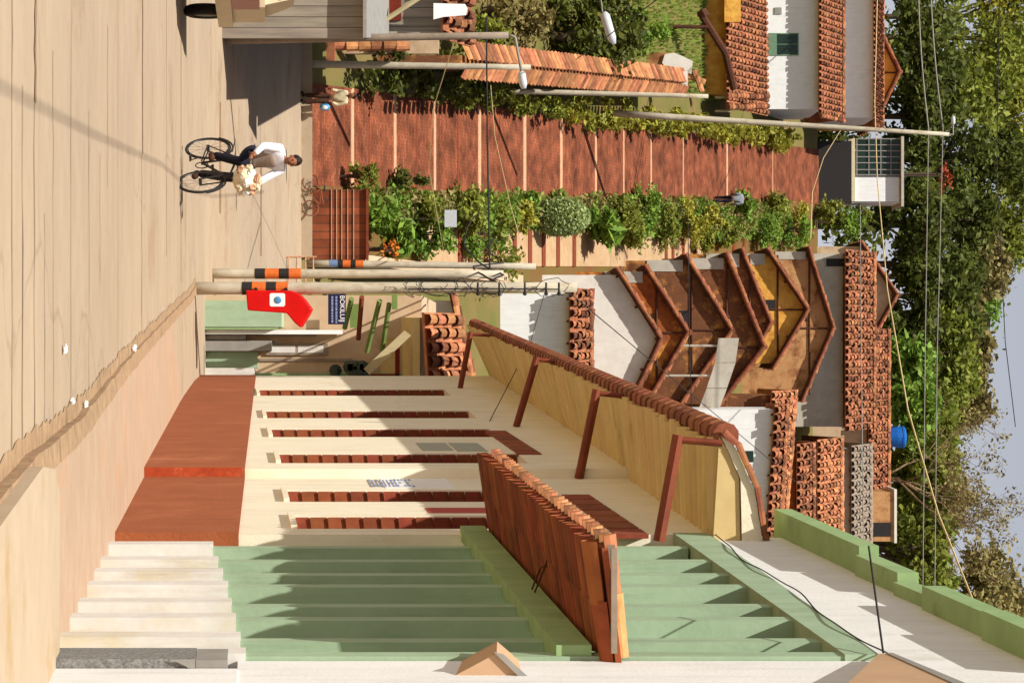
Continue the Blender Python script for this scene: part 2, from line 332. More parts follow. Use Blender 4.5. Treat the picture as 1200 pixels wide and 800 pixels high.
mb.add(vs, [(j*5+i, j*5+i+1, (j+1)*5+i+1, (j+1)*5+i) for j in range(len(yy)-1) for i in range(4)])
struct(mb.build('road', 'road', smooth=True))
# the cross street at the foot of the hill
mb = MB(); mb.add([(3.2, 62, road(62)), (40, 62, road(62)), (40, 74, road(74)), (3.2, 74, road(74)), (-9, 62, road(62)), (-40, 62, road(62)), (-40, 75, road(75)), (-9, 75, road(75))], [(0, 1, 2, 3), (4, 7, 6, 5)])
struct(mb.build('side_road', 'road'))
# joints between the slabs
mb = MB(); ml_ = MB()
def joint(X, Y0, Y1, wd):
    r = (X-600)/F; y = -1.16/(r+.0975) if r < -.128 else None
    if y is None:
        y = 38.0
        while road(y)/y < r and y < 75: y += .05
    n = 8; a = []
    for i in range(n+1):
        x = (Y0+(Y1-Y0)*i/n-400)*y/F; j = R.uniform(-.03, .03); ww = wd*R.uniform(.5, 1.2)
        a += [(x, y+j-ww, road(y+j-ww)+.004), (x, y+j+ww, road(y+j+ww)+.004)]
    (mb if wd > .02 else ml_).add(a, [(2*i, 2*i+2, 2*i+3, 2*i+1) for i in range(n)])
for X, Y0, Y1, wd in [(14, -40, 620, .012), (41, -40, 120, .05), (40, 120, 560, .014), (62, 60, 520, .01), (83, -40, 520, .012), (126, 30, 220, .014), (104, 130, 460, .014), (138, -10, 430, .012),
                      (167, -30, 180, .07), (166, 180, 420, .025), (117, 180, 330, .01), (195, -10, 300, .03), (212, -60, 330, .07), (258, 120, 250, .2), (306, 170, 300, .2), (26, 100, 600, .014), (52, 250, 540, .012)]:
    joint(X, Y0, Y1, wd)
struct(mb.build('road_joint', 'joint')); struct(ml_.build('road_joint', 'jointl'))
# pavement with kerb
CE = [(1.1, 6), (.78, 9), (.6, 12.1), (.5, 15.75), (.21, 21), (-.29, 31.5), (-.69, 40), (-.95, 43.6)]
def ce(y):
    for (a, ya), (b, yb) in zip(CE, CE[1:]):
        if y <= yb: return a+(b-a)*(y-ya)/(yb-ya)
    return CE[-1][0]
def pz(x, y):           # falls a little towards the kerb
    t = max(0, min(1, (x-ce(y))/(fx(y)-ce(y)+1e-6))); return pav(y)+.0-.015*(1-t)
mb = MB(); kb = MB(); yy = [7+i*.5 for i in range(74)]
vs = []; kv = []
for y in yy:
    c = ce(y); f = fx(y)+.25; wob = .006*math.sin(y*3.1)+.005*math.sin(y*7.7)
    for t in (0, .3, .6, 1): x = c+.1+(f-c-.1)*t; vs.append((x, y, pz(x, y)))
    rz = road(y)-.1; kw = .1+wob
    kv += [(c-.03-wob, y, rz), (c-.03-wob, y, max(pz(c, y)-.005, road(y)+.03)), (c+kw, y, max(pz(c, y)+.006, road(y)+.035)), (c+kw, y, rz)]
n = len(yy)
mb.add(vs, [(j*4+i, j*4+i+1, (j+1)*4+i+1, (j+1)*4+i) for j in range(n-1) for i in range(3)])
struct(mb.build('pavement', 'pave', smooth=True))
kb.add(kv, [(j*4+i, j*4+i+1, (j+1)*4+i+1, (j+1)*4+i) for j in range(n-1) for i in range(3)])
struct(kb.build('kerb', 'kerb'))
mb = MB()   # older, paler slab of pavement, a little higher
a = [(ce(6)-.02, 6), (ce(9), 9), (ce(12.0)-.02, 12.0), (ce(12.6)+.05, 12.75), (ce(13)+.2, 13.03), (fx(13)+.2, 13.0), (fx(6)+.3, 6)]
mb.prism([(x, y, pav(y)-.3) for x, y in a], (0, 0, .345))
struct(mb.build('pavement_slab', 'paveold'))
# gutter dirt strip
mb = MB(); vs = []; yy = [8+i*.12 for i in range(296)]
for y in yy:
    c = ce(y); vs += [(c-.13+.012*math.sin(y*2.3)+R.uniform(-.02,.02), y, road(y)+.005), (c-.02, y, road(y)+.006)]
mb.add(vs, [(2*i, 2*i+1, 2*i+3, 2*i+2) for i in range(len(yy)-1)])
struct(mb.build('gutter', 'kerb'))

# ------------------------------------------------------------------ stair street and garden ground beyond
def sxl(y): return -7.8-.044*(y-79)
def sxr(y): return -4.75-.045*(y-79)
mb = MB(); yy = [76.0+i*2 for i in range(33)]
# built in its own slanted frame so that the courses run straight across
mb.add([v for y in yy for v in ((sxl(y), y, slope(y)), (sxr(y), y, slope(y)))], [(2*i, 2*i+1, 2*i+3, 2*i+2) for i in range(len(yy)-1)])
struct(mb.build('stair_street', 'brickst'))
mb = MB(); e2 = MB()
def band(m, y, xa, xb, d, hgt): m.hexa([(xa, y, slope(y)-.05), (xb, y, slope(y)-.05), (xb, y+d, slope(y+d)-.05), (xa, y+d, slope(y+d)-.05), (xa, y, slope(y)+hgt), (xb, y, slope(y)+hgt), (xb, y+d, slope(y+d)+hgt), (xa, y+d, slope(y+d)+hgt)])
def yX(X): r = (X-600)/F; return 32.93/(.355-r)
for X, hw in [(411, .2), (461, .2), (508, .18), (560, .26), (613, .28), (656, .26), (697, .2), (730, .14), (762, .16), (800, .1), (851, .24), (905, .1)]:
    y = yX(X); band(mb, y, sxl(y), sxr(y), hw, .02)
struct(mb.build('stair_edging', 'stripe'))
for X in (432, 488, 536, 585, 676, 790, 820, 875, 890, 925): y = yX(X); band(e2, y, sxl(y), sxr(y), .1, .012)
struct(e2.build('brick_step', 'brown'))
mb = MB(); yy = [76.4+i*3 for i in range(22)]
mb.add([v for y in yy for v in ((sxr(y), y, slope(y)+.05), (-2.2, y, slope(y)+.05))], [(2*i, 2*i+1, 2*i+3, 2*i+2) for i in range(len(yy)-1)])
struct(mb.build('garden_bed', 'bed'))
def pxl(y): return -4.0-.028*(y-90)
mb = MB(); e2 = MB(); yy = [84+i*2 for i in range(18)]
mb.add([v for y in yy for v in ((pxl(y), y, slope(y)+.09), (pxl(y)+1.35, y, slope(y)+.09))], [(2*i, 2*i+1, 2*i+3, 2*i+2) for i in range(len(yy)-1)])
struct(mb.build('stair_path', 'path'))
for X in (536, 548, 566, 582, 600, 618, 634, 651, 670, 778, 786, 798, 812, 828, 858, 870): y = yX(X)-.2; band(e2, y, pxl(y), pxl(y)+1.35, .34, .13)
struct(e2.build('path_step', 'brown'))
# pale stone strip at the foot of the stairs
mb = MB(); mb.hexa([P(350, -20, 75.3)+Vector((0, 0, -.2)), P(350, 300, 75.3)+Vector((0, 0, -.2)), P(350, 300, 75.9)+Vector((0, 0, -.2)), P(350, -20, 75.9)+Vector((0, 0, -.2)), P(366, -20, 75.3), P(366, 300, 75.3), P(366, 300, 75.99), P(366, -20, 75.99)])
struct(mb.build('stone_step', 'paveold'))

# ------------------------------------------------------------------ tiles
def tiles(mb, O, U, V, pitch=.24, course=.38, r=.095, seg=5, wild=.4):
    O = Vector(O); U = Vector(U); V = Vector(V); nu = max(1, round(U.length/pitch)); nv = max(1, round(V.length/course))
    N = U.cross(V).normalized(); u = U/nu; v = V/nv; ul = u.normalized()
    mb.add([O, O+U, O+U+V, O+V, O-N*.05, O+U-N*.05, O+U+V-N*.05, O+V-N*.05], [(0, 1, 2, 3), (7, 6, 5, 4), (0, 4, 5, 1), (1, 5, 6, 2), (2, 6, 7, 3), (3, 7, 4, 0)])
    for i in range(nu):
        for j in range(nv):
            c = O+u*(i+.5+R.uniform(-.12, .12)*wild)+v*j-v*(.06+R.uniform(0, .2)*wild)+N*R.uniform(0, .05)*wild; d = c+v*1.12+u*R.uniform(-.12, .12)*wild
            vs = []
            for (q, rr, lift) in ((c, r, .025+R.uniform(0, .02)), (d, r*.78, 0)):
                for k in range(seg):
                    a = math.pi*k/(seg-1); vs.append(q+ul*(-math.cos(a)*rr)+N*(math.sin(a)*rr*.9+lift))
            mb.add(vs, [(k, k+1, seg+k+1, seg+k) for k in range(seg-1)])
    return mb
def tilerow(mb, A, B, r=.1, ln=.36, up=Vector((0, 0, 1)), seg=7, jit_=1.0):
    A = Vector(A); B = Vector(B); n = max(1, round((B-A).length/ln)); d = (B-A)/n; s = d.normalized().cross(up).normalized(); up2 = s.cross(d.normalized())
    for i in range(n):
        vs = []; jit = R.uniform(-.14, .14)*r*jit_; A = A+s*R.uniform(-.12, .12)*r*jit_
        for q, rr in ((A+d*(i-.05), r*1.05), (A+d*(i+1.02), r*.86)):
            for k in range(seg):
                a = math.pi*(k/(seg-1))*1.1-.05*math.pi; vs.append(q+s*(math.cos(a)*rr)+up2*(math.sin(a)*rr+jit))
        mb.add(vs, [(k, k+1, seg+k+1, seg+k) for k in range(seg-1)]+[tuple(range(seg))])
    return mb

# ------------------------------------------------------------------ RIGHT SIDE: nearest white building
b = thing('white_building', 'white rendered building nearest the camera, cropped by the picture edge beside the green ribbed building', 'building', Fp(12, 0))
mb = MB(); FB(mb, 6, 13.06, .95, 6.6, -4, -.02); FB(mb, 6, 12.75, -.3, .95, -4, -.01); mb.build('wall', 'white', b)
mb = MB(); FB(mb, 12.76, 13.14, -.05, .74, -.3, .035); mb.build('speckled_plinth', 'speck', b)
mb = MB(); mb.add([Fp(12.74, .62, .037), Fp(12.74, .74, .037), Fp(12.74, .74, -.02)], [(0, 1, 2)]); FB(mb, 12.76, 13.14, .742, .9, -.3, .03); mb.build('plinth_cap', 'greyp', b)
mb = MB(); mb.hexa([Fp(11.4, 3.66, .12), Fp(11.4, 3.66, -.02), Fp(12.98, 4.18, -.02), Fp(12.98, 4.2, .03), Fp(11.4, 4.17, .12), Fp(11.4, 4.17, -.02), Fp(12.98, 4.235, -.02), Fp(12.98, 4.235, .03)]); mb.build('canopy_slab', 'beigeu', b)
mb = MB(); mb.hexa([Fp(11.4, 4.172, .125), Fp(11.4, 4.172, -.02), Fp(12.98, 4.237, -.02), Fp(12.98, 4.237, .035), Fp(11.4, 4.23, .125), Fp(11.4, 4.23, -.02), Fp(12.98, 4.27, -.02), Fp(12.98, 4.27, .035)]); mb.build('slab_edge', 'greyp', b)
mb = MB(); a = [P(582, 765, 12.6), P(625, 802, 12.6), P(622, 830, 12.6), P(500, 830, 12.6), P(522, 797, 12.6)]; mb.prism(a, (0, .5, 0)); fixn(mb.build('awning_end', 'beigeu', b))
mb = MB(); mb.hexa([P(578, 763, 12.58), P(590, 766, 12.58), P(590, 766, 13.1), P(578, 763, 13.1), P(622, 806, 12.58), P(634, 806, 12.58), P(634, 806, 13.1), P(622, 806, 13.1)]); fixn(mb.build('awning_edge', 'greyp', b))

# ------------------------------------------------------------------ green ribbed building
b = thing('green_building', 'pale green ribbed building with tiled canopy and white upper wall under green blocks', 'building', Fp(16, 0))
yk = [18.25, 17.3, 16.62, 15.92, 15.08, 14.42, 13.66, 13.08]
mb = MB(); FB(mb, 13.07, 19.05, -.4, 4.15, -4.0, -.17)
for i, y in enumerate(yk): FB(mb, y, y+.15, .3, 4.13, -.172, 0 if i % 2 else -.012)
mb.build('wall', 'green', b)
mb = MB(); hd = [.74, .79, .83, .87, .9, .93, .96, .99]
for i, y in enumerate(yk): FB(mb, y-.015, y+.19, -.3, hd[i], -.19, .018)
FB(mb, 13.07, 19.05, -.3, .8, -.2, -.13, h1b=.68); mb.build('plinth', 'dado', b)
mb = MB(); FB(mb, 13.07, 19.1, 4.05, 4.225, -.5, .012, 4.16, 4.42); mb.build('frieze', 'green', b)
mb = MB(); FB(mb, 13.07, 19.05, 4.225, 5.0, -4.0, -.02, 4.42, 5.05); mb.build('upper_wall', 'white', b)
mb = MB()
for y0, y1, p in [(16.72, 19.3, .17), (15.72, 16.70, .115), (15.05, 15.70, .06), (13.82, 15.03, .12), (12.6, 13.80, .14)]:
    z0 = pav(y0)+4.985; z1 = pav(y1)+4.955
    q = [(fx(y0)-p, y0), (fx(y0)+.35, y0), (fx(y1)+.35, y1), (fx(y1)-p, y1)]
    mb.hexa([(x, y, z0 if y == y0 else z1) for x, y in q]+[(x, y, (z0 if y == y0 else z1)+.13) for x, y in q])
mb.build('parapet_block', 'greend', b)
# tiled canopy along the front
cn = MB(); nn = 30; rows = []
y0, y1 = 13.0, 19.3
def corr(mb, ya, yb, hin, hout, pin, pout, pitch, amp, thick=.02, m=6, arch=True):
    k = int((yb-ya)/pitch)*m
    vs = []
    for i in range(k+1):
        t = i/k; y = ya+(yb-ya)*t; ph = (i % m)/m
        w_ = amp*(abs(math.sin(math.pi*i/m)) if arch else .5+.5*math.sin(2*math.pi*i/m))
        jo = .02*math.sin(int(i/m)*12.9)
        a = hin(t)+w_; c = hout(t)+w_
        vs += [Fp(y, a, pin(t)), Fp(y, c, pout(t)+jo), Fp(y, a+thick, pin(t)), Fp(y, c+thick, pout(t)+jo)]
    fs = []
    for i in range(k):
        o = 4*i; fs += [(o, o+1, o+5, o+4), (o+2, o+6, o+7, o+3), (o+1, o+3, o+7, o+5)]
    mb.add(vs, fs)
def troughs(mb, ya, yb, hin, hout, pin, pout, pitch, r, parts=2, wob=.01, zs=.75):
    k = int((yb-ya)/pitch)
    for i in range(k):
        t = (i+.5)/k; y = ya+(yb-ya)*t; A = Fp(y, hin(t)+R.uniform(-wob, wob), pin(t)); B = Fp(y, hout(t)+R.uniform(-wob, wob), pout(t)+R.uniform(-wob, wob)*2)
        for q in range(parts):
            a_ = A.lerp(B, max(0, q/parts-.03)); c_ = A.lerp(B, (q+1)/parts); dz = -.015*q; vs = []
            for pnt, rr_ in ((a_, r*.9), (c_, r*1.05)):
                for j in range(7):
                    an = math.pi*j/6; vs.append(pnt+Vector((0, math.cos(an)*rr_, -math.sin(an)*rr_*zs+dz)))
            mb.add(vs, [(j, j+1, 8+j, 7+j) for j in range(6)])
    mb.hexa([Fp(ya, hin(0), pin(0)), Fp(ya, hout(0), pout(0)-.04), Fp(yb, hout(1), pout(1)-.04), Fp(yb, hin(1), pin(1)), Fp(ya, hin(0)+.03, pin(0)), Fp(ya, hout(0)+.03, pout(0)-.04), Fp(yb, hout(1)+.03, pout(1)-.04), Fp(yb, hin(1)+.03, pin(1))])
troughs(cn, y0, y1, lambda t: 2.87, lambda t: 2.80, lambda t: -.02, lambda t: .6, .165, .07, 2, .005, 1.1)
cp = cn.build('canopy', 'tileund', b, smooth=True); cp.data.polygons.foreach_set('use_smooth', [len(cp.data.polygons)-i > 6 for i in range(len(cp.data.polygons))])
mb = MB(); nt_ = 38
for i in range(nt_):
    y = y0+(y1-y0)*(i+.5)/nt_; tilerow(mb, Fp(y, 2.825, .6+R.uniform(-.006, .006)), Fp(y, 2.9, .0), r=.055, ln=.33, jit_=.3)
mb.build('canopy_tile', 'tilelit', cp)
mb = MB(); FB(mb, y0-.02, y0+.01, 2.845, 2.875, .03, .56); FB(mb, y0+.03, y1, 2.83, 2.87, .5, .575); mb.build('mortar_bed', 'greyc', cp)
mb = MB(); FB(mb, 13.1, 19.2, 2.58, 2.76, -.05, .055); mb.build('ledge', 'greend', b)
mb = MB()
for (yb_, ln) in ((15.2, .3), (15.35, .22)):
    mb.tube([Fp(yb_, 2.7, .06), Fp(yb_-.1, 2.74, .2), Fp(yb_-.15, 2.77, ln)], .006, 6)
mb.build('wire_stub', 'wood', b)
mb = MB(); mb.tube([Fp(y, 4.25+.18*(y-13)/6+.03*math.sin(y*2.1)-.02, .022+.006*math.sin(y*5)) for y in [12.8+.1*i for i in range(65)]], .0045, 6)
tag(mb.build('facade_cable', 'cable', origin=Fp(16, 4.3)), 'thin black cable draped along the green frieze below the white upper wall', 'cable')

# ------------------------------------------------------------------ cream building
b = thing('cream_building', 'long cream building with orange base, brown slit windows and raised ochre eave', 'building', Fp(30, 0))
YS = 24.2; PF = .09
def hb(y): return 1.36-.0125*(y-20)      # slit bottom
def ht(y): return 3.6+.021*(y-20)
def WT(y): return 4.47+.034*(y-19)
def dd(y): return .92+.006*(y-19)
slits = [(607, 0), (577, 0), (534, PF), (505, PF), (484, PF), (459, PF)]
sl_ = []
for U, p in slits:
    y1_ = yU(U-3, p); w_ = .05*y1_; sl_.append((y1_-w_, y1_, p))
wall = MB(); gr = MB(); lin_ = MB()
def seg(ya, yb, p):
    FB(wall, ya, yb, -.4, WT(ya), -5, p, h1b=WT(yb))
cur = 19.08
for ya, yb, p in sl_:
    if cur < YS < ya: seg(cur, YS, 0); cur = YS
    seg(cur, ya, p)
    FB(wall, ya, yb, -.4, hb(ya), -5, p, h1b=hb(yb)); FB(wall, ya, yb, ht(ya), WT(ya), -5, p, h0b=ht(yb), h1b=WT(yb))
    FB(wall, ya, yb, hb(ya), ht(ya), -5, p-.14, hb(yb), ht(yb)); cur = yb
seg(cur, 45.2, PF); wall.build('wall', 'cream', b)
for ya, yb, p in sl_:
    g = MB(); nc = 16; h0 = hb(yb); h1 = ht(yb)
    for i in range(nc):
        ha = h0+(h1-h0)*i/nc; hc = h0+(h1-h0)*(i+.86)/nc
        g.hexa([Fp(yb-.07, ha-.012, p-.012), Fp(yb-.05, ha, p-.125), Fp(yb-.002, ha, p-.125), Fp(yb-.002, ha, p-.012), Fp(yb-.05, hc, p-.012), Fp(yb-.03, hc+.03, p-.125), Fp(yb-.002, hc+.03, p-.125), Fp(yb-.002, hc, p-.012)])
    FB(g, ya+.01, yb-.08, hb(ya)+.01, ht(ya)-.01, p-.139, p-.125, hb(yb)+.01, ht(yb)-.01)
    wn = g.build('window_grille', 'tilebr', b)
    s_ = MB(); FB(s_, ya, yb+.05, hb(ya)-.05, hb(ya)-.002, p-.13, p+.03, hb(yb)-.05, hb(yb)-.002); s_.build('sill', 'cream', wn)
mb = MB(); FB(mb, 19.06, YS-.002, -.3, dd(19), -.3, .018, h1b=dd(24)); FB(mb, YS-.015, 45.21, -.3, dd(24)+.0, -.3, PF+.018, h1b=dd(45)); mb.build('dado', 'orange', b)
mb = MB(); FB(mb, YS-.025, YS-.016, 0, dd(24)-.03, .0, PF+.014); mb.build('dado_corner', 'rawred', b)
for ya, yb, h, in ((18.95, 22.4, 3.72), (26.0, 29.8, 3.72)):
    g = MB(); p = 0 if yb < YS else PF; n_ = 7
    for i in range(n_): FB(g, ya+(yb-ya)*i/n_+.03, ya+(yb-ya)*(i+.9)/n_, h, h+.24, p-.02, p+.012)
    g.build('vent_grille', 'tilebr', b)
# raised eave
T0, T1 = 18.9, 46.0
pin = lambda t: -.02; pout = lambda t: .72+.25*t; hin = lambda t: 4.46+.9*t; hout = lambda t: 4.47+.46*t
mb = MB(); troughs(mb, T0, T1, hin, hout, pin, pout, .24, .105, 1, .012); ev = mb.build('eave', 'yellow', b)
mb = MB(); n_ = 80
for i in range(n_):
    ta = i/n_; tb = (i+.94)/n_; mb.tube([Fp(T0+(T1-T0)*ta, hout(ta)+.05, pout(ta)+.03), Fp(T0+(T1-T0)*tb, hout(tb)+.05, pout(tb)+.03)], [.098, .084], 10)
mb.build('gutter', 'gutter', ev)
mb = MB(); mb.prism([P(X, Y, 18.86) for X, Y in ((843, 512), (836, 628), (836, 660), (868, 655), (866, 560), (852, 526))], (0, .05, 0)); fixn(mb.build('eave_end', 'yellow', ev))
mb = MB(); mb.prism([P(X, Y, 18.84) for X, Y in ((845, 511), (853, 527), (868, 562), (870, 655), (896, 655), (884, 575), (862, 524))], (0, .2, 0)); fixn(mb.build('eave_fascia', 'cream', ev))
mb = MB(); tilerow(mb, P(848, 508, 18.85), P(864, 522, 18.85), r=.04, ln=.2); tilerow(mb, P(864, 522, 18.85), P(886, 572, 18.85), r=.04, ln=.2); tilerow(mb, P(886, 572, 18.85), P(899, 655, 18.85), r=.04, ln=.2); mb.build('rake_tile', 'gutter', ev)
mb = MB(); FB(mb, 18.9, 46, 4.6, 4.66, -3.0, .6, 5.46, 5.54); mb.build('roof', 'yellow', b)
for yb_, hw, hm, ho, po in ((18.62, 3.98, 4.12, 4.44, .77), (24.15, 4.1, 4.27, 4.52, .84), (30.6, 4.17, 4.42, 4.64, .93), (40.5, 4.3, 4.47, 4.82, .98)):
    mb = MB(); pw = 0 if yb_ < YS else PF
    mb.tube([Fp(yb_, hw, pw), Fp(yb_, hm, po)], .043, 8); mb.tube([Fp(yb_, hm-.03, po-.03), Fp(yb_, ho, po-.06)], .026, 8)
    mb.build('strut', 'steel', ev)
# painted marks on the wall
def strokes(mb, ya, yb, h0, h1, p, n, rr):
    for i in range(n):
        t0 = i/n; hA = h0+(h1-h0)*t0; hB = h0+(h1-h0)*(t0+.62/n)
        for k in range(3):
            y_ = ya+(yb-ya)*(.15+.3*k)+rr.uniform(-.04, .04)
            if rr.random() < .8: FB(mb, y_, y_+(yb-ya)*.14, hA, hB, p, p+.003)
        if rr.random() < .7: FB(mb, ya+(yb-ya)*.15, yb-(yb-ya)*.15, hA, hA+(hB-hA)*.35, p, p+.0035)
rr = random.Random(3)
ya = yU(572); yb = yU(561)
mb = MB(); FB(mb, ya-.02, yb+.03, hb(ya)+.9, hb(ya)+1.52, .0, .003); mb.build('painted_panel', 'whitep', b)
mb = MB(); strokes(mb, ya, yb, 1.03+(903-765)/129, 1.03+(903-712)/129, .003, 12, rr); mb.build('painted_lettering', 'bluel', b)
mb = MB(); ya = yU(601); yb = yU(595); FB(mb, ya, yb, 1.03+(903-700)/143, 1.03+(903-622)/143, .0, .004); mb.build('painted_banner', 'redpaint', b)
for U0, U1, V0, V1 in ((528, 519, 705, 668), (529, 519, 664, 628)):
    ya = yU(U0, PF); yb = yU(U1, PF); t = F/ya; mb = MB(); FB(mb, ya, yb, 1.03+(903-V0)/t, 1.03+(903-V1)/t, PF, PF+.004); mb.build('poster', 'faded', b)

# ------------------------------------------------------------------ small shop at the end of the row
ys0 = 47.2
b = thing('corner_shop', 'small tan and green shop with timber porch at the far end of the pavement', 'shop', (0, ys0+2, pav(ys0)))
def SBX(mb, X0, X1, Y0, Y1, y0=ys0, d=.2): return mb.hexa([P(X0, Y0, y0), P(X0, Y1, y0), P(X0, Y1, y0)+Vector((0, d, 0)), P(X0, Y0, y0)+Vector((0, d, 0)), P(X1, Y0, y0), P(X1, Y1, y0), P(X1, Y1, y0)+Vector((0, d, 0)), P(X1, Y0, y0)+Vector((0, d, 0))])
mb = MB(); SBX(mb, 222, 494, 346, 452, ys0, 9); mb.build('wall', 'tanw', b)
mb = MB(); SBX(mb, 224, 302, 412, 431, ys0-.06, .055); SBX(mb, 224, 330, 352, 383, ys0-.5, .49); mb.build('dado', 'green', b)
mb = MB(); SBX(mb, 222, 298, 431, 448, ys0-.3, .295); mb.build('plinth', 'dado', b)
mb = MB(); SBX(mb, 226, 318, 399, 411, ys0-.25, .24); SBX(mb, 230, 288, 392, 398, ys0-.2, .19); mb.build('counter', 'greyp', b)
mb = MB(); SBX(mb, 312, 384, 402, 416, ys0-.05, .045); w1 = mb.build('window', 'greyc', b)
mb = MB(); SBX(mb, 317, 346, 405, 413, ys0-.054, .003); SBX(mb, 349, 379, 405, 413, ys0-.054, .003); mb.build('pane', 'dado', w1)
mb = MB(); SBX(mb, 300, 370, 390, 394, ys0-.06, .055); SBX(mb, 300, 412, 420, 423, ys0-.04, .035); mb.build('door_frame', 'greyc', b)
mb = MB(); SBX(mb, 226, 326, 384, 386, ys0-.52, .03); SBX(mb, 296, 486, 437, 440, ys0-.1, .09); mb.build('drainpipe', 'greend', b)
mb = MB(); SBX(mb, 226, 400, 386.5, 391.5, ys0-.35, .3); mb.build('porch_post', 'whitep', b)
# porch roof: ochre soffit, tile edge, brown frame
mb = MB(); mb.hexa([P(484, 372, ys0-1.2), P(484, 452, ys0-1.2), P(470, 452, ys0), P(470, 372, ys0), P(492, 372, ys0-1.2), P(492, 452, ys0-1.2), P(500, 452, ys0), P(500, 372, ys0)])
pr = fixn(mb.build('porch_roof', 'yellow', b))
mb = MB(); O = P(497, 448, ys0-1.3); tiles(mb, P(497, 366, ys0-1.3), P(502, 448, ys0-1.3)-P(497, 366, ys0-1.3), Vector((0, 1.6, .62)), .26, .4, .115); mb.build('roof_tile', 'tilelit', pr)
mb = MB(); SBX(mb, 463, 468, 398, 442, ys0-1.15, .15); SBX(mb, 434, 468, 438, 443, ys0-1.15, .15); mb.build('frame', 'redbr', b)
mb = MB(); SBX(mb, 446, 463, 396, 438, ys0-.06, .05); mb.build('shop_sign_board', 'yellow', b)
mb = MB(); mb.hexa([P(426, 432, ys0-1.5), P(433, 439, ys0-1.5), P(433, 439, ys0-1.45), P(426, 432, ys0-1.45), P(474, 387, ys0-1.5), P(482, 393, ys0-1.5), P(482, 393, ys0-1.45), P(474, 387, ys0-1.45)])
fixn(mb.build('diagonal_plank', 'plank', b))
for (X0, Y0, X1, Y1, m_) in ((430, 412, 445, 352, 'greenw'), (448, 410, 456, 356, 'greenw'), (420, 397, 424, 348, 'brown'), (404, 384, 412, 350, 'greenw')):
    mb = MB(); mb.tube([P(X0, Y0, ys0-.9), P(X1, Y1, ys0-1.6)], .05, 6); mb.build('rafter', m_, b)
mb = MB(); SBX(mb, 410, 422, 356, 384, ys0-.4, .03); mb.build('green_panel', 'greenw', b)
mb = MB(); SBX(mb, 459, 465, 345, 362, ys0-1.7, .4); mb.build('porch_beam', 'greenw', b)
mb = MB()
for i in range(14): mb.ball(P(392+R.uniform(0, 36), 432+R.uniform(-3, 6), ys0-.25), (.12, .1, .12), 6, 5)
mb.build('hanging_cloth', 'glass', b)
# sign on the shop
b2 = thing('shop_sign', 'dark blue signboard with white lettering hung beside the green rafters', 'sign', P(385, 362, ys0-1.9))
mb = MB(); SBX(mb, 384.5, 405, 344, 380, ys0-1.95, .05); mb.build('board', 'navy', b2)
def text(s, X0, Y0, size, y, name, m, parent):
    cu = bpy.data.curves.new(name, 'FONT'); cu.body = s; cu.size = size; cu.extrude = .004
    o = bpy.data.objects.new(name, cu); COL.objects.link(o); bpy.context.view_layer.update()
    me = bpy.data.meshes.new_from_object(o.evaluated_get(bpy.context.evaluated_depsgraph_get()))
    vs = [v.co.copy() for v in me.vertices]; fs = [tuple(p.vertices) for p in me.polygons]
    COL.objects.unlink(o); bpy.data.objects.remove(o); bpy.data.meshes.remove(me)
    o_ = P(X0, Y0, y); k = MB(); k.add([(o_.x+v.x, o_.y-v.z, o_.z+v.y) for v in vs], fs); return k.build(name, m, parent)
text('BOKILUIJ', 398.5, 346, .118, ys0-1.958, 'lettering', 'whitep', b2)
q = random.Random(5)
for X in (394.2, 389.4):
    mb = MB(); Y = 347
    while Y < 377:
        wv = q.uniform(1.2, 3.4); SBX(mb, X-1.1, X+1.1, Y, Y+wv, ys0-1.955, .004); SBX(mb, X-.2, X+.2, Y, Y+wv+1.2, ys0-1.953, .002); Y += wv+q.uniform(.5, 1.1)
    mb.build('small_lettering', 'bluel', b2)

# ------------------------------------------------------------------ poles
def pole(label, X, Y, d, X1, Y1, r0, r1, m='concrete', bands=None, extra=None):
    a = P(X, Y, d); t = P(X1, Y1, d); a2 = a+Vector((0, 0, -.5))
    o = thing('utility_pole', label, 'pole', a, 'concrete utility poles')
    mb = MB(); n = 6; mb.tube([a2.lerp(t, i/n) for i in range(n+1)], [r0+(r1-r0)*i/n for i in range(n+1)], 14); mb.build('pole_shaft', m, o, smooth=True)
    if bands:
        for (Xa, Xb, mm) in bands:
            f0 = (Xa-X)/(X1-X); f1 = (Xb-X)/(X1-X); q = MB(); q.tube([a.lerp(t, f0), a.lerp(t, f1)], (r0+(r1-r0)*.2)+.006, 14); q.build('painted_band', mm, o, smooth=False)
    return o, a, t
bd = lambda s: [(s, s+12, 'black'), (s+12, s+28, 'obandc'), (s+28, s+40, 'black'), (s+40, s+54, 'obandc')]
p1, a1, t1 = pole('nearest pale concrete pole on the pavement corner carrying the red phone hood', 224, 338, 43.0, 676, 336.5, .112, .085, bands=bd(284))
p2, a2, t2 = pole('pale concrete pole banded orange and black directly behind the phone hood pole', 245, 320.5, 50.0, 590, 321, .105, .075, bands=bd(299))
p3, a3, t3 = pole('concrete pole with blue, black and orange bands beside the brick garden wall', 366, 308.5, 76.0, 628, 312, .115, .09, bands=[(386, 396, 'blueband'), (396, 402, 'black'), (402, 411, 'obandc'), (411, 417, 'black'), (417, 426, 'obandc')])
p4, a4, t4 = pole('concrete pole at the foot of the brick stair street near the standing person', 360, 75, 76.0, 622, 79, .115, .08)
p5, a5, t5 = pole('greyer weathered pole with curved lamp arm in front of the grey board shed', 258, 48, 53.0, 596, 41.5, .09, .07, m='greyc')
p6, a6, t6 = pole('pole beside the tile capped wall on the left of the stair street', 578, 106, 90.0, 830, 113, .1, .075)
p7, a7, t7 = pole('tallest leaning lamp pole rising above the yellow hedge', 735, 133, 100.0, 1112, 157.5, .135, .075)
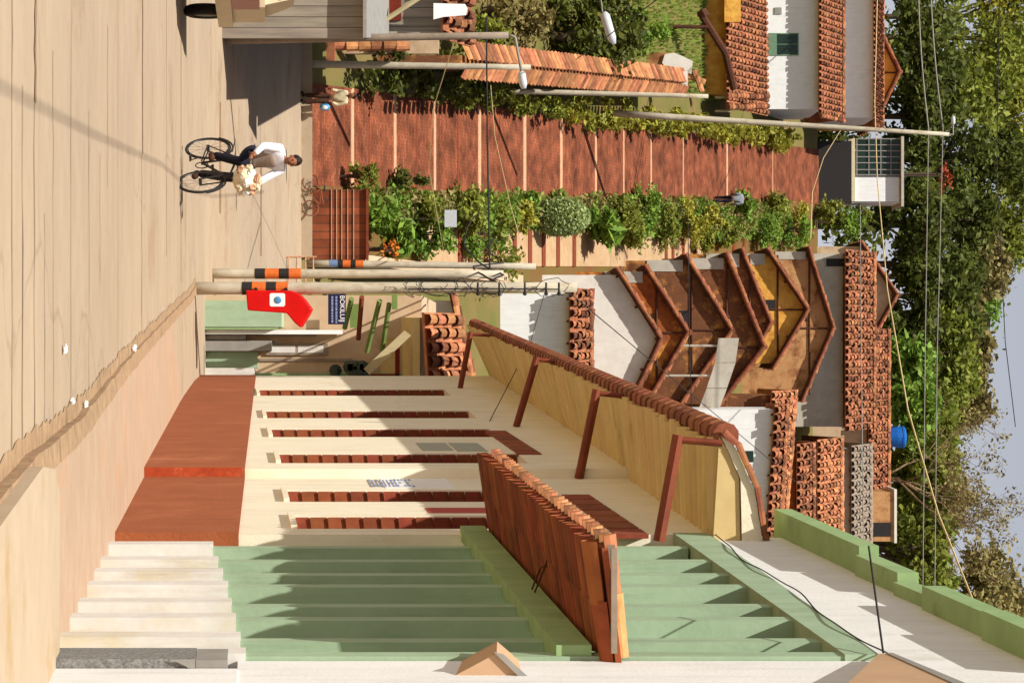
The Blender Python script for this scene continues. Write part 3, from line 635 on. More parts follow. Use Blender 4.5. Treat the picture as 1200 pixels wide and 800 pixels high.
# transformers, insulators and wire tangles on the pole with the phone
mb = MB()
for X in (560, 585, 615, 640, 655): mb.tube([P(X, 331, 42.8), P(X, 343, 42.8)], .02, 6); mb.ball(P(X, 344, 42.8), .035, 6, 5)
mb.build('insulator', 'black', p1)
rr = random.Random(31); mb = MB()
for k in range(9):
    X = rr.uniform(480, 650); c = P(X, 337, 42.75); w_ = rr.uniform(.1, .35); pts = []
    for i in range(14): a_ = 2*math.pi*i/13; pts.append(c+Vector((.14*math.cos(a_)+rr.uniform(-.03, .03), -.02, w_*math.sin(a_)+rr.uniform(-.05, .05))))
    mb.tube(pts, .006, 4)
mb.tube([P(478, 339, 42.76), P(560, 338, 42.74), P(655, 339, 42.75)], .012, 5)
mb.build('wire_coil', 'cable', p1)
for k, (o, X, Y, d, X2, Y2, X3, Y3) in enumerate(((p5, 596, 41.5, 53, 604, 45, 611, 84), (p7, 1108, 157.5, 100, 1117, 158, 1117, 146))):
    A = P(X, Y, d); B = P(X2, Y2, d); C = P(X3, Y3, d); mb = MB(); mb.tube([A, A.lerp(B, .6)+Vector((0, 0, .05)), B, B.lerp(C, .3), C], .028, 8); arm = mb.build('lamp_arm', 'greyp', o, smooth=True)
    mb = MB(); E = P(614, 104, d) if k == 0 else P(1117, 136, d); D = C
    mb.tube([D, D.lerp(E, .15), D.lerp(E, .75), E], [.05, .085, .085, .05], 10); mb.build('lamp_head', 'lamp', arm, smooth=True)
ld = thing('street_lamp', 'white lamp head on a thin arm over the dark garden tree', 'lamp', P(700, -30, 66))
mb = MB(); mb.tube([P(700, -30, 66), P(706, 14, 66)], .02, 6); mb.tube([P(560, -30, 66), P(700, -30, 66)], .05, 8); mb.tube([P(330, -30, 66)-Vector((0, 0, .3)), P(560, -30, 66)], .1, 10); mb.build('lamp_arm', 'greyp', ld)
mb = MB(); mb.tube([P(707, 15, 66), P(709, 19, 66), P(717, 45, 66), P(720, 52, 66)], [.08, .13, .12, .05], 10); mb.build('lamp_head', 'lamp', ld, smooth=True)

# ------------------------------------------------------------------ phone hood
ph = thing('phone_hood', 'red fibreglass public telephone hood with white globe emblem fixed to the nearest pole', 'telephone', P(288, 346, 42.9))
yf = 42.62; po = [(288, 340), (341, 340.5), (350, 344), (357, 351), (365, 362), (361, 370), (352, 384), (345, 378), (336, 367), (290, 363.5)]
mb = MB(); mb.prism([P(X, Y, yf) for X, Y in po][::-1], (.0, .42, 0))
hood = fixn(mb.build('hood', 'red', ph))
bv = hood.modifiers.new('bevel', 'BEVEL'); bv.width = .02; bv.segments = 2
mb = MB(); mb.prism([P(X, Y, yf-.006) for X, Y in ((317.5, 343.5), (332.5, 343.5), (334, 345), (334, 357.5), (332.5, 359), (317.5, 359), (316, 357.5), (316, 345))], (0, .005, 0)); em = fixn(mb.build('emblem_panel', 'whitep', ph))
mb = MB(); mb.ball(P(325.5, 351.5, yf-.01), (.062, .012, .062), 14, 8); mb.build('globe', 'globe', em, smooth=True)
mb = MB(); mb.tube([P(300, 340, 42.85), P(300, 337, 42.95)], .03, 8); mb.tube([P(335, 340, 42.85), P(335, 337, 42.95)], .03, 8); mb.build('bracket', 'black', ph)

# ------------------------------------------------------------------ rail gate
g = thing('rail_fence', 'low fence of thin pinkish rails behind the banded poles', 'fence', P(300, 318, 70))
for X in (301, 314, 327, 338, 348, 358, 367):
    mb = MB(); mb.tube([P(X, 301, 70), P(X, 338, 70)], .022, 6); mb.build('rail', 'stripe', g)
for Y in (301, 338): mb = MB(); mb.tube([P(290, Y, 70.05), P(371, Y, 70.05)], .03, 6); mb.build('post', 'stripe', g)

# ------------------------------------------------------------------ brick garden wall
bw = thing('brick_wall', 'red brick retaining wall with thin pale courses in front of the garden', 'wall', P(366, 262, 76.2))
mb = MB(); mb.hexa([P(362, 222, 76.1), P(362, 304, 76.1), P(362, 304, 76.7), P(362, 222, 76.7), P(429, 222, 76.1), P(429, 304, 76.1), P(429, 304, 76.7), P(429, 222, 76.7)])
mb.build('wall', 'brickst', bw)
for X in (388, 394, 400, 407, 414): mb = MB(); mb.hexa([P(X, 222, 76.07), P(X, 304, 76.07), P(X, 304, 76.098), P(X, 222, 76.098), P(X+1, 222, 76.07), P(X+1, 304, 76.07), P(X+1, 304, 76.098), P(X+1, 222, 76.098)]); mb.build('mortar_course', 'stripe', bw)
mb = MB(); mb.hexa([P(429, 221, 76.0), P(429, 305, 76.0), P(429, 305, 76.75), P(429, 221, 76.75), P(432, 221, 76.0), P(432, 305, 76.0), P(432, 305, 76.75), P(432, 221, 76.75)]); mb.build('coping', 'brown', bw)
mb = MB(); mb.hexa([(-2.6, 76.8, -6.4), (-2.3, 76.8, -6.4), (-2.0, 91, -3), (-2.35, 91, -3), (-2.6, 76.8, -4.4), (-2.3, 76.8, -4.4), (-2.0, 91, .4), (-2.35, 91, .4)]); tag(mb.build('garden_side_wall', 'tanw', origin=(-2.15, 80, -6.2)), 'plain tan side wall closing the garden beyond the banded poles', 'wall')

# ------------------------------------------------------------------ houses up the hill
def gable(label, y, apex, left, right, length, wallm, over=.7, rake='gutter', group='gabled houses up the right side of the hill', base=None, win=None, cat='house', raker=.075):
    over *= .32; A = P(*apex, y-over); L = P(*left, y-over); Rr = P(*right, y-over); th = Vector((0, 0, -.16)); D = Vector((0, length+over, 0))
    zb = prof(y)-.4 if base is None else base
    h = thing('gabled_house', label, cat, (A.x, y, zb+.4), group)
    def und(x):          # roof underside at x
        return (L.z+(A.z-L.z)*(x-L.x)/(A.x-L.x) if x < A.x else A.z+(Rr.z-A.z)*(x-A.x)/(Rr.x-A.x))-.14
    xl = L.x+.25; xr = Rr.x-.25
    mb = MB(); mb.prism([(xl, y, zb), (xr, y, zb), (xr, y, und(xr)), (A.x, y, und(A.x)), (xl, y, und(xl))], (0, length, 0)); fixn(mb.build('wall', wallm, h))
    mb = MB()
    for a, c in ((L, A), (A, Rr)): mb.hexa([a+th, c+th, c+th+D, a+th+D, a, c, c+D, a+D])
    rf = fixn(mb.build('roof', 'wood', h))
    mb = MB(); up = Vector((0, 0, .012))
    tiles(mb, L+up+D, -D, A-L, .26, .4); tiles(mb, Rr+up, D, A-Rr, .26, .4); tilerow(mb, A+up, A+up+D, .12); mb.build('roof_tile', 'tile', rf)
    mb = MB(); o = Vector((0, -.02, -.02)); tilerow(mb, L+o, A+o, raker, .34, up=Vector((0, -1, .6))); tilerow(mb, A+o, Rr+o, raker, .34, up=Vector((0, -1, .6))); mb.build('rake_edge', rake, rf)
    for q in (A, L.lerp(A, .12), L.lerp(A, .55), A.lerp(Rr, .45), A.lerp(Rr, .88)):
        mb = MB(); mb.tube([q+Vector((0, .03, -.22)), q+Vector((0, over+.1, -.22))], .055, 6); mb.build('purlin', 'wood', rf)
    if wallm in ('adobe', 'adobeh', 'tan', 'ochre'):
        ze = min(L.z, Rr.z)+.25*(A.z-min(L.z, Rr.z))
        mb = MB(); mb.tube([(xl+.05, y-.03, ze), (xr-.05, y-.03, ze+R.uniform(-.05, .05))], .05, 6); mb.build('tie_beam', 'wood', h)
        mb = MB(); mb.tube([(A.x, y-.03, ze-1.2), (A.x+.03, y-.03, und(A.x)-.05)], .045, 6); mb.build('king_post', 'wood', h)
        mb = MB(); mb.box((xl-.02, y-.035, L.z-1.6), (xl+R.uniform(.35, .6), y-.004, L.z-.12)); mb.build('corner_plaster', 'block', h)
        mb = MB(); xa = A.x+R.uniform(-.9, -.4); mb.box((xa, y-.02, ze-.75), (xa+.5, y+.02, ze-.1)); mb.build('opening', 'black', h)
    if win:
        for (X0, X1, Y0, Y1, m1) in win:
            mb = MB(); a = P(X0, Y0, y-.03); c = P(X1, Y1, y-.03); mb.box((a.x, y-.03, a.z), (c.x, y+.02, c.z)); wn = mb.build('window', m1, h)
            mb = MB(); mb.box((a.x-.05, y-.05, a.z-.06), (c.x+.05, y+.02, a.z-.002)); mb.build('sill', wallm, wn)
    return h
gable('white gabled house lowest in the row of gables on the right of the hill', 95.8, (776, 397), (724, 314), (738, 476), 6, 'whitest', over=1.0)
gable('adobe house whose brown gable shows second from the bottom of the row', 99.6, (807, 389), (757, 311), (757, 474), 5, 'adobe')
gable('rust brown house behind the second gable with ochre flank showing', 105.7, (858, 386), (804, 298), (795, 478), 6, 'adobeh', over=.8)
gable('dark adobe house with the thick log rake in mid row', 110.8, (896, 406), (852, 296), (838, 480), 4, 'adobeh', over=.9, raker=.11)
gable('narrow brown gable tucked behind the thick log rake', 113.5, (904, 378), (870, 291), (876, 430), 3.5, 'adobeh', over=.5)
gable('bright ochre gabled house with sunlit mottled plaster', 118.8, (948, 362), (900, 291), (906, 432), 5, 'ochre', over=1.1)
gable('tan gabled house just below the worn white block wall', 124.5, (977, 384), (948, 289), (940, 470), 4, 'tan', over=1.0)
gable('highest gabled house at the right with deep shaded porch gable', 141, (1052, 345), (1010, 283), (1010, 420), 6, 'tanw', over=1.6)
def eave(label, y, X0, Xr, Y0, Y1, wallm, run=2.2, over=.5, Xe1=None, group='tiled houses up the right side of the hill', win=None, tm='tile', wallX=None, back=4.0, cat='house'):
    """house with its long eave towards the camera; X0 eave height, Xr ridge"""
    A = P(X0, Y0, y-over); B = P(Xe1 if Xe1 else X0, Y1, y-over); yr = y+run
    C = P(Xr, Y0, yr); C.x = A.x; rise = C.z-A.z
    zb = prof(y)-.4; h = thing('tiled_house', label, cat, ((A.x+B.x)/2, y, zb+.4), group)
    mb = MB(); x0 = A.x+.2; x1 = B.x-.2
    mb.hexa([(x0, y, zb), (x1, y, zb), (x1, y+back, zb), (x0, y+back, zb), (x0, y, A.z-.02+.0), (x1, y, B.z-.02), (x1, y+back, B.z-.02), (x0, y+back, A.z-.02)]); fixn(mb.build('wall', wallm, h))
    mb = MB(); V = Vector((0, run+over, rise)); tiles(mb, A, B-A, V, .36, .5, .15, wild=1); tilerow(mb, A+V, B+V, .15)
    mb.hexa([A+V+Vector((0, .02, -.1)), B+V+Vector((0, .02, -.1)), B+Vector((0, 2*(run+over), -.1)), A+Vector((0, 2*(run+over), -.1)), A+V+Vector((0, .02, 0)), B+V+Vector((0, .02, 0)), B+Vector((0, 2*(run+over), 0)), A+Vector((0, 2*(run+over), 0))])
    mb.build('roof', tm, h)
    for k in range(7): mb = MB(); q = A.lerp(B, (k+.5)/7); mb.tube([q+Vector((0, .05, -.1)), q+Vector((0, over+.1, .02-.1+.05))], .045, 6); mb.build('rafter', 'wood', h)
    if win:
        for (Xa, Xb, Ya, Yb, m1) in win:
            mb = MB(); a = P(Xa, Ya, y-.03); c = P(Xb, Yb, y-.03); mb.box((a.x, y-.03, a.z), (c.x, y+.02, c.z)); wn = mb.build('window', m1, h)
            mb = MB(); mb.box((a.x-.05, y-.06, a.z-.07), (c.x+.05, y+.02, a.z-.002)); mb.build('sill', wallm, wn)
    return h
eave('white walled house with one rough tiled eave behind the row of poles', 91.8, 668, 692, 337, 520, 'white', run=1.6, over=.6)
eave('white walled house with a small dark window below the tiled roofs', 101.5, 908, 922, 474, 640, 'white', run=1.0, over=.3, Xe1=898, win=[(868, 883, 528, 541, 'glass')])
eave('house with bright orange patched tile roof stepping above the dark window house', 112, 905, 932, 458, 650, 'adobeh', run=2.4, tm='tilelit', Xe1=890)
eave('house with narrow tiled strip roof above the bright orange roof', 121, 934, 953, 520, 655, 'adobe', run=1.8)
eave('house with broad rough tile roof right of the worn block wall', 128, 958, 986, 515, 650, 'brown', run=2.6, tm='tilelit')
eave('worn white block house under the long tiled roof', 131, 991, 1024, 292, 505, 'block', run=3.0, over=.9, win=[(968, 990, 303, 312, 'black')])
eave('highest house with long red tile roof behind the worn block house', 139, 1018, 1041, 385, 600, 'tanw', run=2.4, over=.6)
eave('low house with grey weathered roof under the small terracotta box', 134, 998, 1020, 522, 660, 'block', run=2.4, tm='greyc')
bx = thing('roof_room', 'small terracotta rooftop room with white coping at the far right', 'room', P(1016, 604, 136.5))
mb = MB(); mb.box(tuple(P(1000, 576, 136.5)), tuple(P(1048, 634, 136.5)+Vector((0, 3, 0)))); mb.build('wall', 'tan', bx)
mb = MB(); mb.box(tuple(P(1048, 573, 136.4)), tuple(P(1051, 636, 136.4)+Vector((0, 3.2, 0)))); mb.build('coping', 'whitest', bx)
mb = MB(); mb.box(tuple(P(1022, 612, 136.45)), tuple(P(1044, 628, 136.45)+Vector((0, .1, 0)))); mb.build('window', 'black', bx)
tk = thing('water_tank', 'blue plastic water tank standing above the red tile roof', 'water tank', P(1040, 512, 142))
c = P(1040, 512, 142); mb = MB(); mb.lathe([(.45, 0), (.5, .1), (.58, .5), (.6, .72), (.58, .75), (.62, .8), (.62, .9), (.5, .98), (.15, 1.05)], c, 20); mb.build('tank', 'bluet', tk, smooth=False)
mb = MB(); mb.box((c.x-.6, c.y-.6, prof(142)), (c.x+.6, c.y+.6, c.z)); mb.build('stand', 'tanw', tk)
gh = thing('grey_house', 'grey plastered house with a dark tile rake seen between the shop porch and the poles', 'house', P(520, 410, 72))
mb = MB(); a = P(400, 352, 72); c_ = P(532, 500, 72); mb.hexa([(a.x, 72, prof(72)-.3), (c_.x, 72, prof(72)-.3), (c_.x, 76, prof(72)-.3), (a.x, 76, prof(72)-.3), (a.x, 72, P(528, 0, 72).z), (c_.x, 72, P(560, 0, 72).z), (c_.x, 76, P(560, 0, 72).z), (a.x, 76, P(528, 0, 72).z)]); mb.build('wall', 'block', gh)
mb = MB(); A = P(526, 344, 71.6); B = P(562, 500, 71.6); mb.hexa([A, B, B+Vector((0, 4.6, 0)), A+Vector((0, 4.6, 0)), A+Vector((0, 0, .1)), B+Vector((0, 0, .1)), B+Vector((0, 4.6, .1)), A+Vector((0, 4.6, .1))]); rf = mb.build('roof', 'wood', gh)
mb = MB(); tilerow(mb, A+Vector((0, -.03, .08)), B+Vector((0, -.03, .08)), .13, .4); tilerow(mb, A+Vector((0, .3, .12)), B+Vector((0, .3, .12)), .13, .4); mb.build('rake_edge', 'tile', rf)
# boards and odd pieces between the gables
s = thing('grey_boarding', 'bleached grey board screen between the mid row gables', 'screen', P(826, 450, 104.2))
mb = MB()
EDG = [(866, 396), (862, 425), (852, 455), (838, 492)]
for (X0, Y0), (X1, Y1) in zip(EDG, EDG[1:]):
    mb.hexa([P(X0-24, Y0, 104.0), P(X1-24, Y1-.6, 104.0), P(X1-24, Y1-.6, 104.05), P(X0-24, Y0, 104.05), P(X0, Y0, 104.0), P(X1, Y1-.6, 104.0), P(X1, Y1-.6, 104.05), P(X0, Y0, 104.05)])
for Y in (405, 440, 480): mb.tube([P(780, Y, 104.12), P(845, Y, 104.12)], .05, 6)
mb.build('board', 'block', s)

# ------------------------------------------------------------------ LEFT SIDE
sh = thing('board_shed', 'grey weathered board shed with dark red door along the left of the road', 'shed', (-8, 60, road(60)))
X6 = -6.2
SHX = lambda y: -6.15-(y-52)*.125
mb = MB()
def boards(mb, y, x0, x1, z0, z1, w=.22):
    x = x1
    while x > x0:
        mb.box((x-w+.012, y-R.uniform(.02, .045), z0), (x, y+.02, z1)); x -= w
boards(mb, 52.3, -13, SHX(52.3), road(52)-.2, -3.0); boards(mb, 58, -13, SHX(58), -3.9, -1.6)
for y0, y1, zt in ((52.32, 58, -3.0), (58.02, 75, -1.6)):
    mb.hexa([(-13, y0, -6.6), (SHX(y0)-.06, y0, -6.6), (SHX(y1)-.06, y1, -6.6), (-13, y1, -6.6), (-13, y0, zt-.05), (SHX(y0)-.06, y0, zt-.05), (SHX(y1)-.06, y1, zt-.05), (-13, y1, zt-.05)])
y = 52.4
while y < 74.6: mb.box((SHX(y)-.12, y, -6.5), (SHX(y)-.03+R.uniform(0, .02), y+.28, -3.05 if y < 57.7 else -1.65)); y += .3
mb.build('wall', 'woodg', sh)
mb = MB(); mb.hexa([(-13, 51.9, -3.02), (X6+.05, 51.9, -3.02), (SHX(57.9), 57.9, -2.85), (-13, 57.9, -2.85), (-13, 51.9, -2.95), (X6+.05, 51.9, -2.95), (SHX(57.9), 57.9, -2.78), (-13, 57.9, -2.78)]); mb.build('porch_roof', 'greyp', sh)
mb = MB(); tiles(mb, (-13, 57.6, -1.55), (13+SHX(57.6)+.05, 0, 0), (0, 1.6, .62), .3, .42, .12, wild=1); tiles(mb, (SHX(75), 75, -1.6), (-4.6, 0, 0), (1.9, -15.5, .6), .6, 1.4, .2); mb.build('roof', 'tile', sh)
a = P(432, -20, 57.9); c_ = P(470, 24, 57.9); mb = MB(); mb.box((a.x, 57.9, a.z), (c_.x, 57.955, c_.z)); mb.build('door', 'redbr', sh)
for q_ in ((436, 34, 500, -8, 57.2), (258, 28, 322, -2, 51.6)): mb = MB(); mb.tube([P(q_[0], q_[1], q_[4]), P(q_[2], q_[3], q_[4])], .06, 6); mb.build('brace', 'plank', sh)
wsg = thing('white_board', 'small white notch-edged board mounted high on the grey shed', 'board', P(508, 12, 57.5))
mb = MB(); mb.prism([P(X, Y, 57.4) for X, Y in ((508, 4), (545, 5), (548, 10), (546, 18), (520, 20), (508, 23))], (0, .05, 0)); fixn(mb.build('board_panel', 'whitep', wsg))
wl = thing('tan_wall', 'tan boundary wall with red tiled top left of the stair street', 'wall', P(372, 58, 77))
mb = MB(); mb.box(tuple(P(360, 44, 77.2)), tuple(P(392, 76, 77.2)+Vector((0, .3, 0)))); mb.build('brick_base', 'brickw', wl)
mb = MB(); mb.box(tuple(P(380, 47, 78.5)), tuple(P(514, 63, 78.5)+Vector((0, .3, 0)))); mb.build('wall', 'tanw', wl)
mb = MB(); tilerow(mb, P(392, 54, 77.9), P(480, 54, 78.1), .16); mb.box(tuple(P(447, 45.5, 78.3)), tuple(P(471, 53, 78.3)+Vector((0, .06, 0)))); mb.build('tile_trim', 'tilelit', wl)
# tile capped wall climbing the hill
tw = thing('tile_capped_wall', 'long wall with double clay tile coping climbing left of the stairs', 'wall', (-9.8, 80, slope(80)))
mb = MB(); a = [P(540, 78, 80), P(800, 103, 107)]; A, B = a; dn = Vector((0, 0, -2.6)); s_ = Vector((-.35, 0, 0))
mb.hexa([A+dn, A+dn+s_, B+dn+s_, B+dn, A, A+s_, B+s_, B]); fixn(mb.build('wall', 'adobeh', tw))
mb = MB(); lf = Vector((-.35, 0, .12)); 
for k in range(70):
    t = (k+.5)/70; q = A.lerp(B, t); r_ = .2
    tilerow(mb, q+Vector((.32, 0, -.05)), q+Vector((-.12, 0, .2)), .15, .5); tilerow(mb, q+Vector((-.75, 0, -.05)), q+Vector((-.2, 0, .2)), .15, .5)
mb.build('coping_tile', 'tilelit', tw)
mb = MB(); mb.box(tuple(P(785, 84, 106.5)), tuple(P(806, 101, 106.5)+Vector((0, .5, 0)))); mb.build('end_pier', 'whitest', tw)
gp = thing('garden_post', 'plastered white gate pier with broken tile cap by the grass slope', 'gate pier', P(780, 72, 109))
mb = MB(); mb.prism([P(X, Y, 109) for X, Y in ((776, 74), (779, 64), (790, 62), (800, 66), (812, 72), (810, 88), (786, 86))], (0, .6, 0)); fixn(mb.build('pier', 'whitest', gp))
mb = MB(); mb.box((P(780, 70, 109).x-.3, 109.1, prof(109)), (P(780, 70, 109).x+.4, 109.6, P(786, 70, 109).z)); mb.build('pier_base', 'tan', gp)
mb = MB(); tilerow(mb, P(796, 88, 108.8), P(826, 98, 108.8), .2); tilerow(mb, P(812, 84, 108.7), P(822, 108, 108.7), .2); mb.build('tile_cap', 'tilelit', gp)
# porch house with long dark rake
hl = thing('porch_house', 'old tiled porch house with one long dark timber rake on a post', 'house', (-10.8, 118, prof(118)))
mb = MB(); mb.tube([P(821, 16, 112), P(850, 62, 114), P(860, 104, 115)], .17, 8); mb.tube([P(822, 12, 112), P(826, 20, 112)], .22, 8); mb.build('rake_beam', 'wood', hl)
mb = MB(); mb.tube([P(765, 31, 112.3), P(830, 32, 112.3)], .085, 8); mb.build('post', 'wood', hl)
mb = MB(); A = P(850, -30, 117); B = P(852, 126, 117); tiles(mb, A, B-A, Vector((0, 4.5, P(898, 0, 121.5).z-A.z)), .3, .42, .12); tilerow(mb, P(851, 112, 116.8), P(900, 112, 121.2), .15); tilerow(mb, P(852, 125, 116.8), P(900, 126, 121.2), .15); mb.build('roof', 'tile', hl)
mb = MB(); A = P(851, 118, 118); mb.box((-16, 118, prof(118)-.3), (A.x-.3, 121, A.z-.02)); mb.build('wall', 'ochre', hl)
mb = MB(); mb.box(tuple(P(849, -10, 116.7)), tuple(P(868, 26, 116.7)+Vector((0, .2, 0)))); mb.build('gable_panel', 'ochre', hl)
mb = MB()
for Y in (113, 129): mb.box(tuple(P(838, Y, 117.4)), tuple(P(856, Y+2.5, 117.4)+Vector((0, .1, 0))))
mb.build('porch_post', 'plank', hl)
# two white houses
def whitehouse(label, y, X0, X1, Y0, Y1, roofX, win, gablept=None, wm='white'):
    zb = prof(y)-.3; a = P(X0, Y0, y); c = P(X1, Y1, y)
    h = thing('white_house', label, 'house', (a.x, y, zb+.3), 'white houses up the left side of the hill')
    mb = MB(); mb.box((a.x, y, zb), (c.x, y+6, c.z)); mb.build('wall', wm, h)
    mb = MB(); o = P(X1-2, Y0, y-.7); e = P(X1-2, Y1+6, y-.7); V = Vector((0, 3.2, P(roofX, 0, y+2.5).z-o.z)); tiles(mb, o, e-o, V, .3, .42, .115); tilerow(mb, o+V, e+V, .13)
    for k in range(6): tilerow(mb, e+V*(k/6)+Vector((0.05, 0, .05)), e+V*((k+1)/6)+Vector((0.05, 0, .05)), .12)
    mb.hexa([o+V, e+V, e+Vector((0, 6, 0)), o+Vector((0, 6, 0)), o+V-Vector((0, 0, .1)), e+V-Vector((0, 0, .1)), e+Vector((0, 6, -.1)), o+Vector((0, 6, -.1))]); mb.build('roof', 'tile', h)
    for (Xa, Xb, Ya, Yb) in win:
        p_ = P(Xa, Ya, y-.05); q_ = P(Xb, Yb, y-.05)
        mb = MB(); mb.box((p_.x, y-.05, p_.z), (q_.x, y+.02, q_.z)); wn = mb.build('window_frame', 'greenf', h)
        xm = (p_.x+q_.x)/2
        mb = MB(); mb.box((p_.x+.05, y-.06, p_.z+(q_.z-p_.z)*.28), (xm-.02, y-.051, q_.z-.05)); mb.box((xm+.02, y-.06, p_.z+(q_.z-p_.z)*.28), (q_.x-.05, y-.051, q_.z-.05)); mb.build('pane', 'glass', wn)
    return h
h1 = whitehouse('white house with one green framed window on the left of the stairs', 126, 896, 962, -60, 128, 988, [(901, 936, 39, 65)])
h2 = whitehouse('upper white house with blank wall behind the green window house', 136, 975, 1026, -60, 138, 1034, [])
mb = MB(); a = P(908, 9, 125.97); c_ = P(916, 17, 125.97); mb.box((a.x, 125.95, a.z), (c_.x, 126.01, c_.z)); mb.build('vent', 'greyp', h1)
gable('brown gable house rising behind the upper white house', 141, (1055, 84), (1026, 22), (1022, 150), 5, 'ochre', over=1.0, group='gabled houses up the left side of the hill', raker=.1)
# kiosk at the head of the stairs
kk = thing('white_kiosk', 'white kiosk with dark gridded windows at the head of the stair street', 'kiosk', P(1000, 205, 143))
mb = MB(); mb.box((P(1000, 186, 143).x, 143, prof(143)), (P(1000, 238, 143).x, 146, P(1055, 0, 143).z)); mb.box((P(1000, 176, 142.9).x, 142.9, prof(143)), (P(1000, 238, 142.9).x, 143, P(1001, 0, 143).z)); mb.build('wall', 'white', kk)
mb = MB(); mb.box(tuple(P(1001, 208, 142.8)), tuple(P(1054, 236, 142.8)+Vector((0, .15, 0)))); mb.build('panel', 'white', kk)
mb = MB(); mb.box(tuple(P(994, 162, 142.6)), tuple(P(1002, 236, 142.6)+Vector((0, .3, 0)))); mb.build('ledge', 'creamp', kk)
mb = MB(); mb.box(tuple(P(1003, 162, 142.85)), tuple(P(1056, 206, 142.85)+Vector((0, .1, 0)))); wn = mb.build('window', 'glass', kk)
mb = MB()
for Y in (163, 170, 177, 184, 191, 199, 205): mb.tube([P(1003, Y, 142.8), P(1056, Y, 142.8)], .035, 6)
for X in (1004, 1018, 1032, 1044, 1055): mb.tube([P(X, 163, 142.8), P(X, 205, 142.8)], .03, 6)
mb.build('window_bar', 'greyp', wn)
mb = MB(); mb.box((P(1000, 160, 142.5).x, 142.4, P(1056, 0, 142.5).z), (P(1000, 242, 142.5).x, 146.2, P(1059, 0, 142.5).z)); mb.build('roof_slab', 'block', kk)
dg = thing('dark_wall', 'dark wall closing the top of the brick stairs', 'wall', P(965, 205, 142))
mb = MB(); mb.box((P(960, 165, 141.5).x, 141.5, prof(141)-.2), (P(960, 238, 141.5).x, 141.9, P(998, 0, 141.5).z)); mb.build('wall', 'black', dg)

# ------------------------------------------------------------------ foliage
def leaves(mb, c, rads, n, size, rr, flat=.0, shell=.0, long=1.0, clumps=0):
    c = Vector(c); cl = []
    for i in range(clumps):
        d = Vector((rr.gauss(0, 1), rr.gauss(0, 1), rr.gauss(0, 1))).normalized()*(rr.random()**.4)
        cl.append((Vector((d.x*rads[0], d.y*rads[1], d.z*rads[2])), rr.uniform(.26, .5)))
    vs = []; fs = []
    for i in range(n):
        if cl:
            o, k = cl[rr.randrange(len(cl))]; d = Vector((rr.gauss(0, .5), rr.gauss(0, .5), rr.gauss(0, .42)))*k
            q = c+o+Vector((d.x*rads[0], d.y*rads[1], d.z*rads[2]))
        else:
            d = Vector((rr.gauss(0, 1), rr.gauss(0, 1), rr.gauss(0, 1))).normalized()*(shell+(1-shell)*rr.random()**.5); q = c+Vector((d.x*rads[0], d.y*rads[1], d.z*rads[2]))
        s = size*rr.uniform(.55, 1.3); a = Vector((rr.gauss(0, 1), rr.gauss(0, 1), rr.gauss(0, .7))).normalized(); b_ = a.cross(Vector((rr.gauss(0, 1), rr.gauss(0, 1), rr.gauss(0, 1)))).normalized()
        a *= s*long; b_ *= s*.55; k0 = len(vs)
        vs += [q-a, q+b_-a*.1, q+a, q-b_-a*.1]; fs.append((k0, k0+1, k0+2, k0+3))
    mb.add(vs, fs); return [c+o for o, k in cl]
def shrub(name, label, c, rads, n, size, m, cat='shrub', group=None, clumps=9, long=1.0, stem=True, seed=0):
    rr = random.Random(int(c[0]*77+c[1]*31+c[2]*13)+seed); c = Vector(c); zg = prof(c.y)
    o = thing(name, label, cat, (c.x, c.y, zg), group)
    mb = MB(); cs = leaves(mb, c, rads, n, size, rr, clumps=clumps, long=long, shell=.6); mb.build('foliage', m, o)
    if stem:
        mb = MB()
        for q in (cs[:5] if cs else [c]): mb.tube([Vector((c.x, c.y, min(zg, c.z-rads[2]))), Vector((c.x+.3*(q.x-c.x), c.y+.3*(q.y-c.y), c.z-.45*rads[2])), q], [.04, .03, .012], 5)
        mb.build('stem', 'bark', o)
    return o
def tree(name, label, x, y, hgt, cr, crz, n, size, m, group, clumps=26, trunk=.22, zc=None):
    rr = random.Random(int(x*53+y*17)); zg = prof(y); zc = zg+hgt-crz if zc is None else zc
    o = thing(name, label, 'tree', (x, y, zg), group)
    mb = MB(); cs = leaves(mb, (x, y, zc), (cr, cr*.8, crz), n, size, rr, clumps=clumps); mb.build('crown', m, o)
    mb = MB(); top = Vector((x+rr.uniform(-.5, .5), y, zc-.2*crz)); mid = Vector((x, y, zg)).lerp(top, .5)+Vector((rr.uniform(-.3, .3), 0, 0))
    mb.tube([Vector((x, y, zg-.3)), mid, top, Vector((top.x, top.y, zc+.5*crz))], [trunk, trunk*.8, trunk*.55, trunk*.15], 8)
    for q in cs[:11]: b0 = mid.lerp(top, rr.random()); mb.tube([b0, b0.lerp(q, .5)+Vector((0, 0, .3)), q], [trunk*.35, trunk*.22, .03], 5)
    mb.build('trunk', 'bark', o, smooth=True)
    return o
def PT(X, Y, d): return P(X, Y, d)
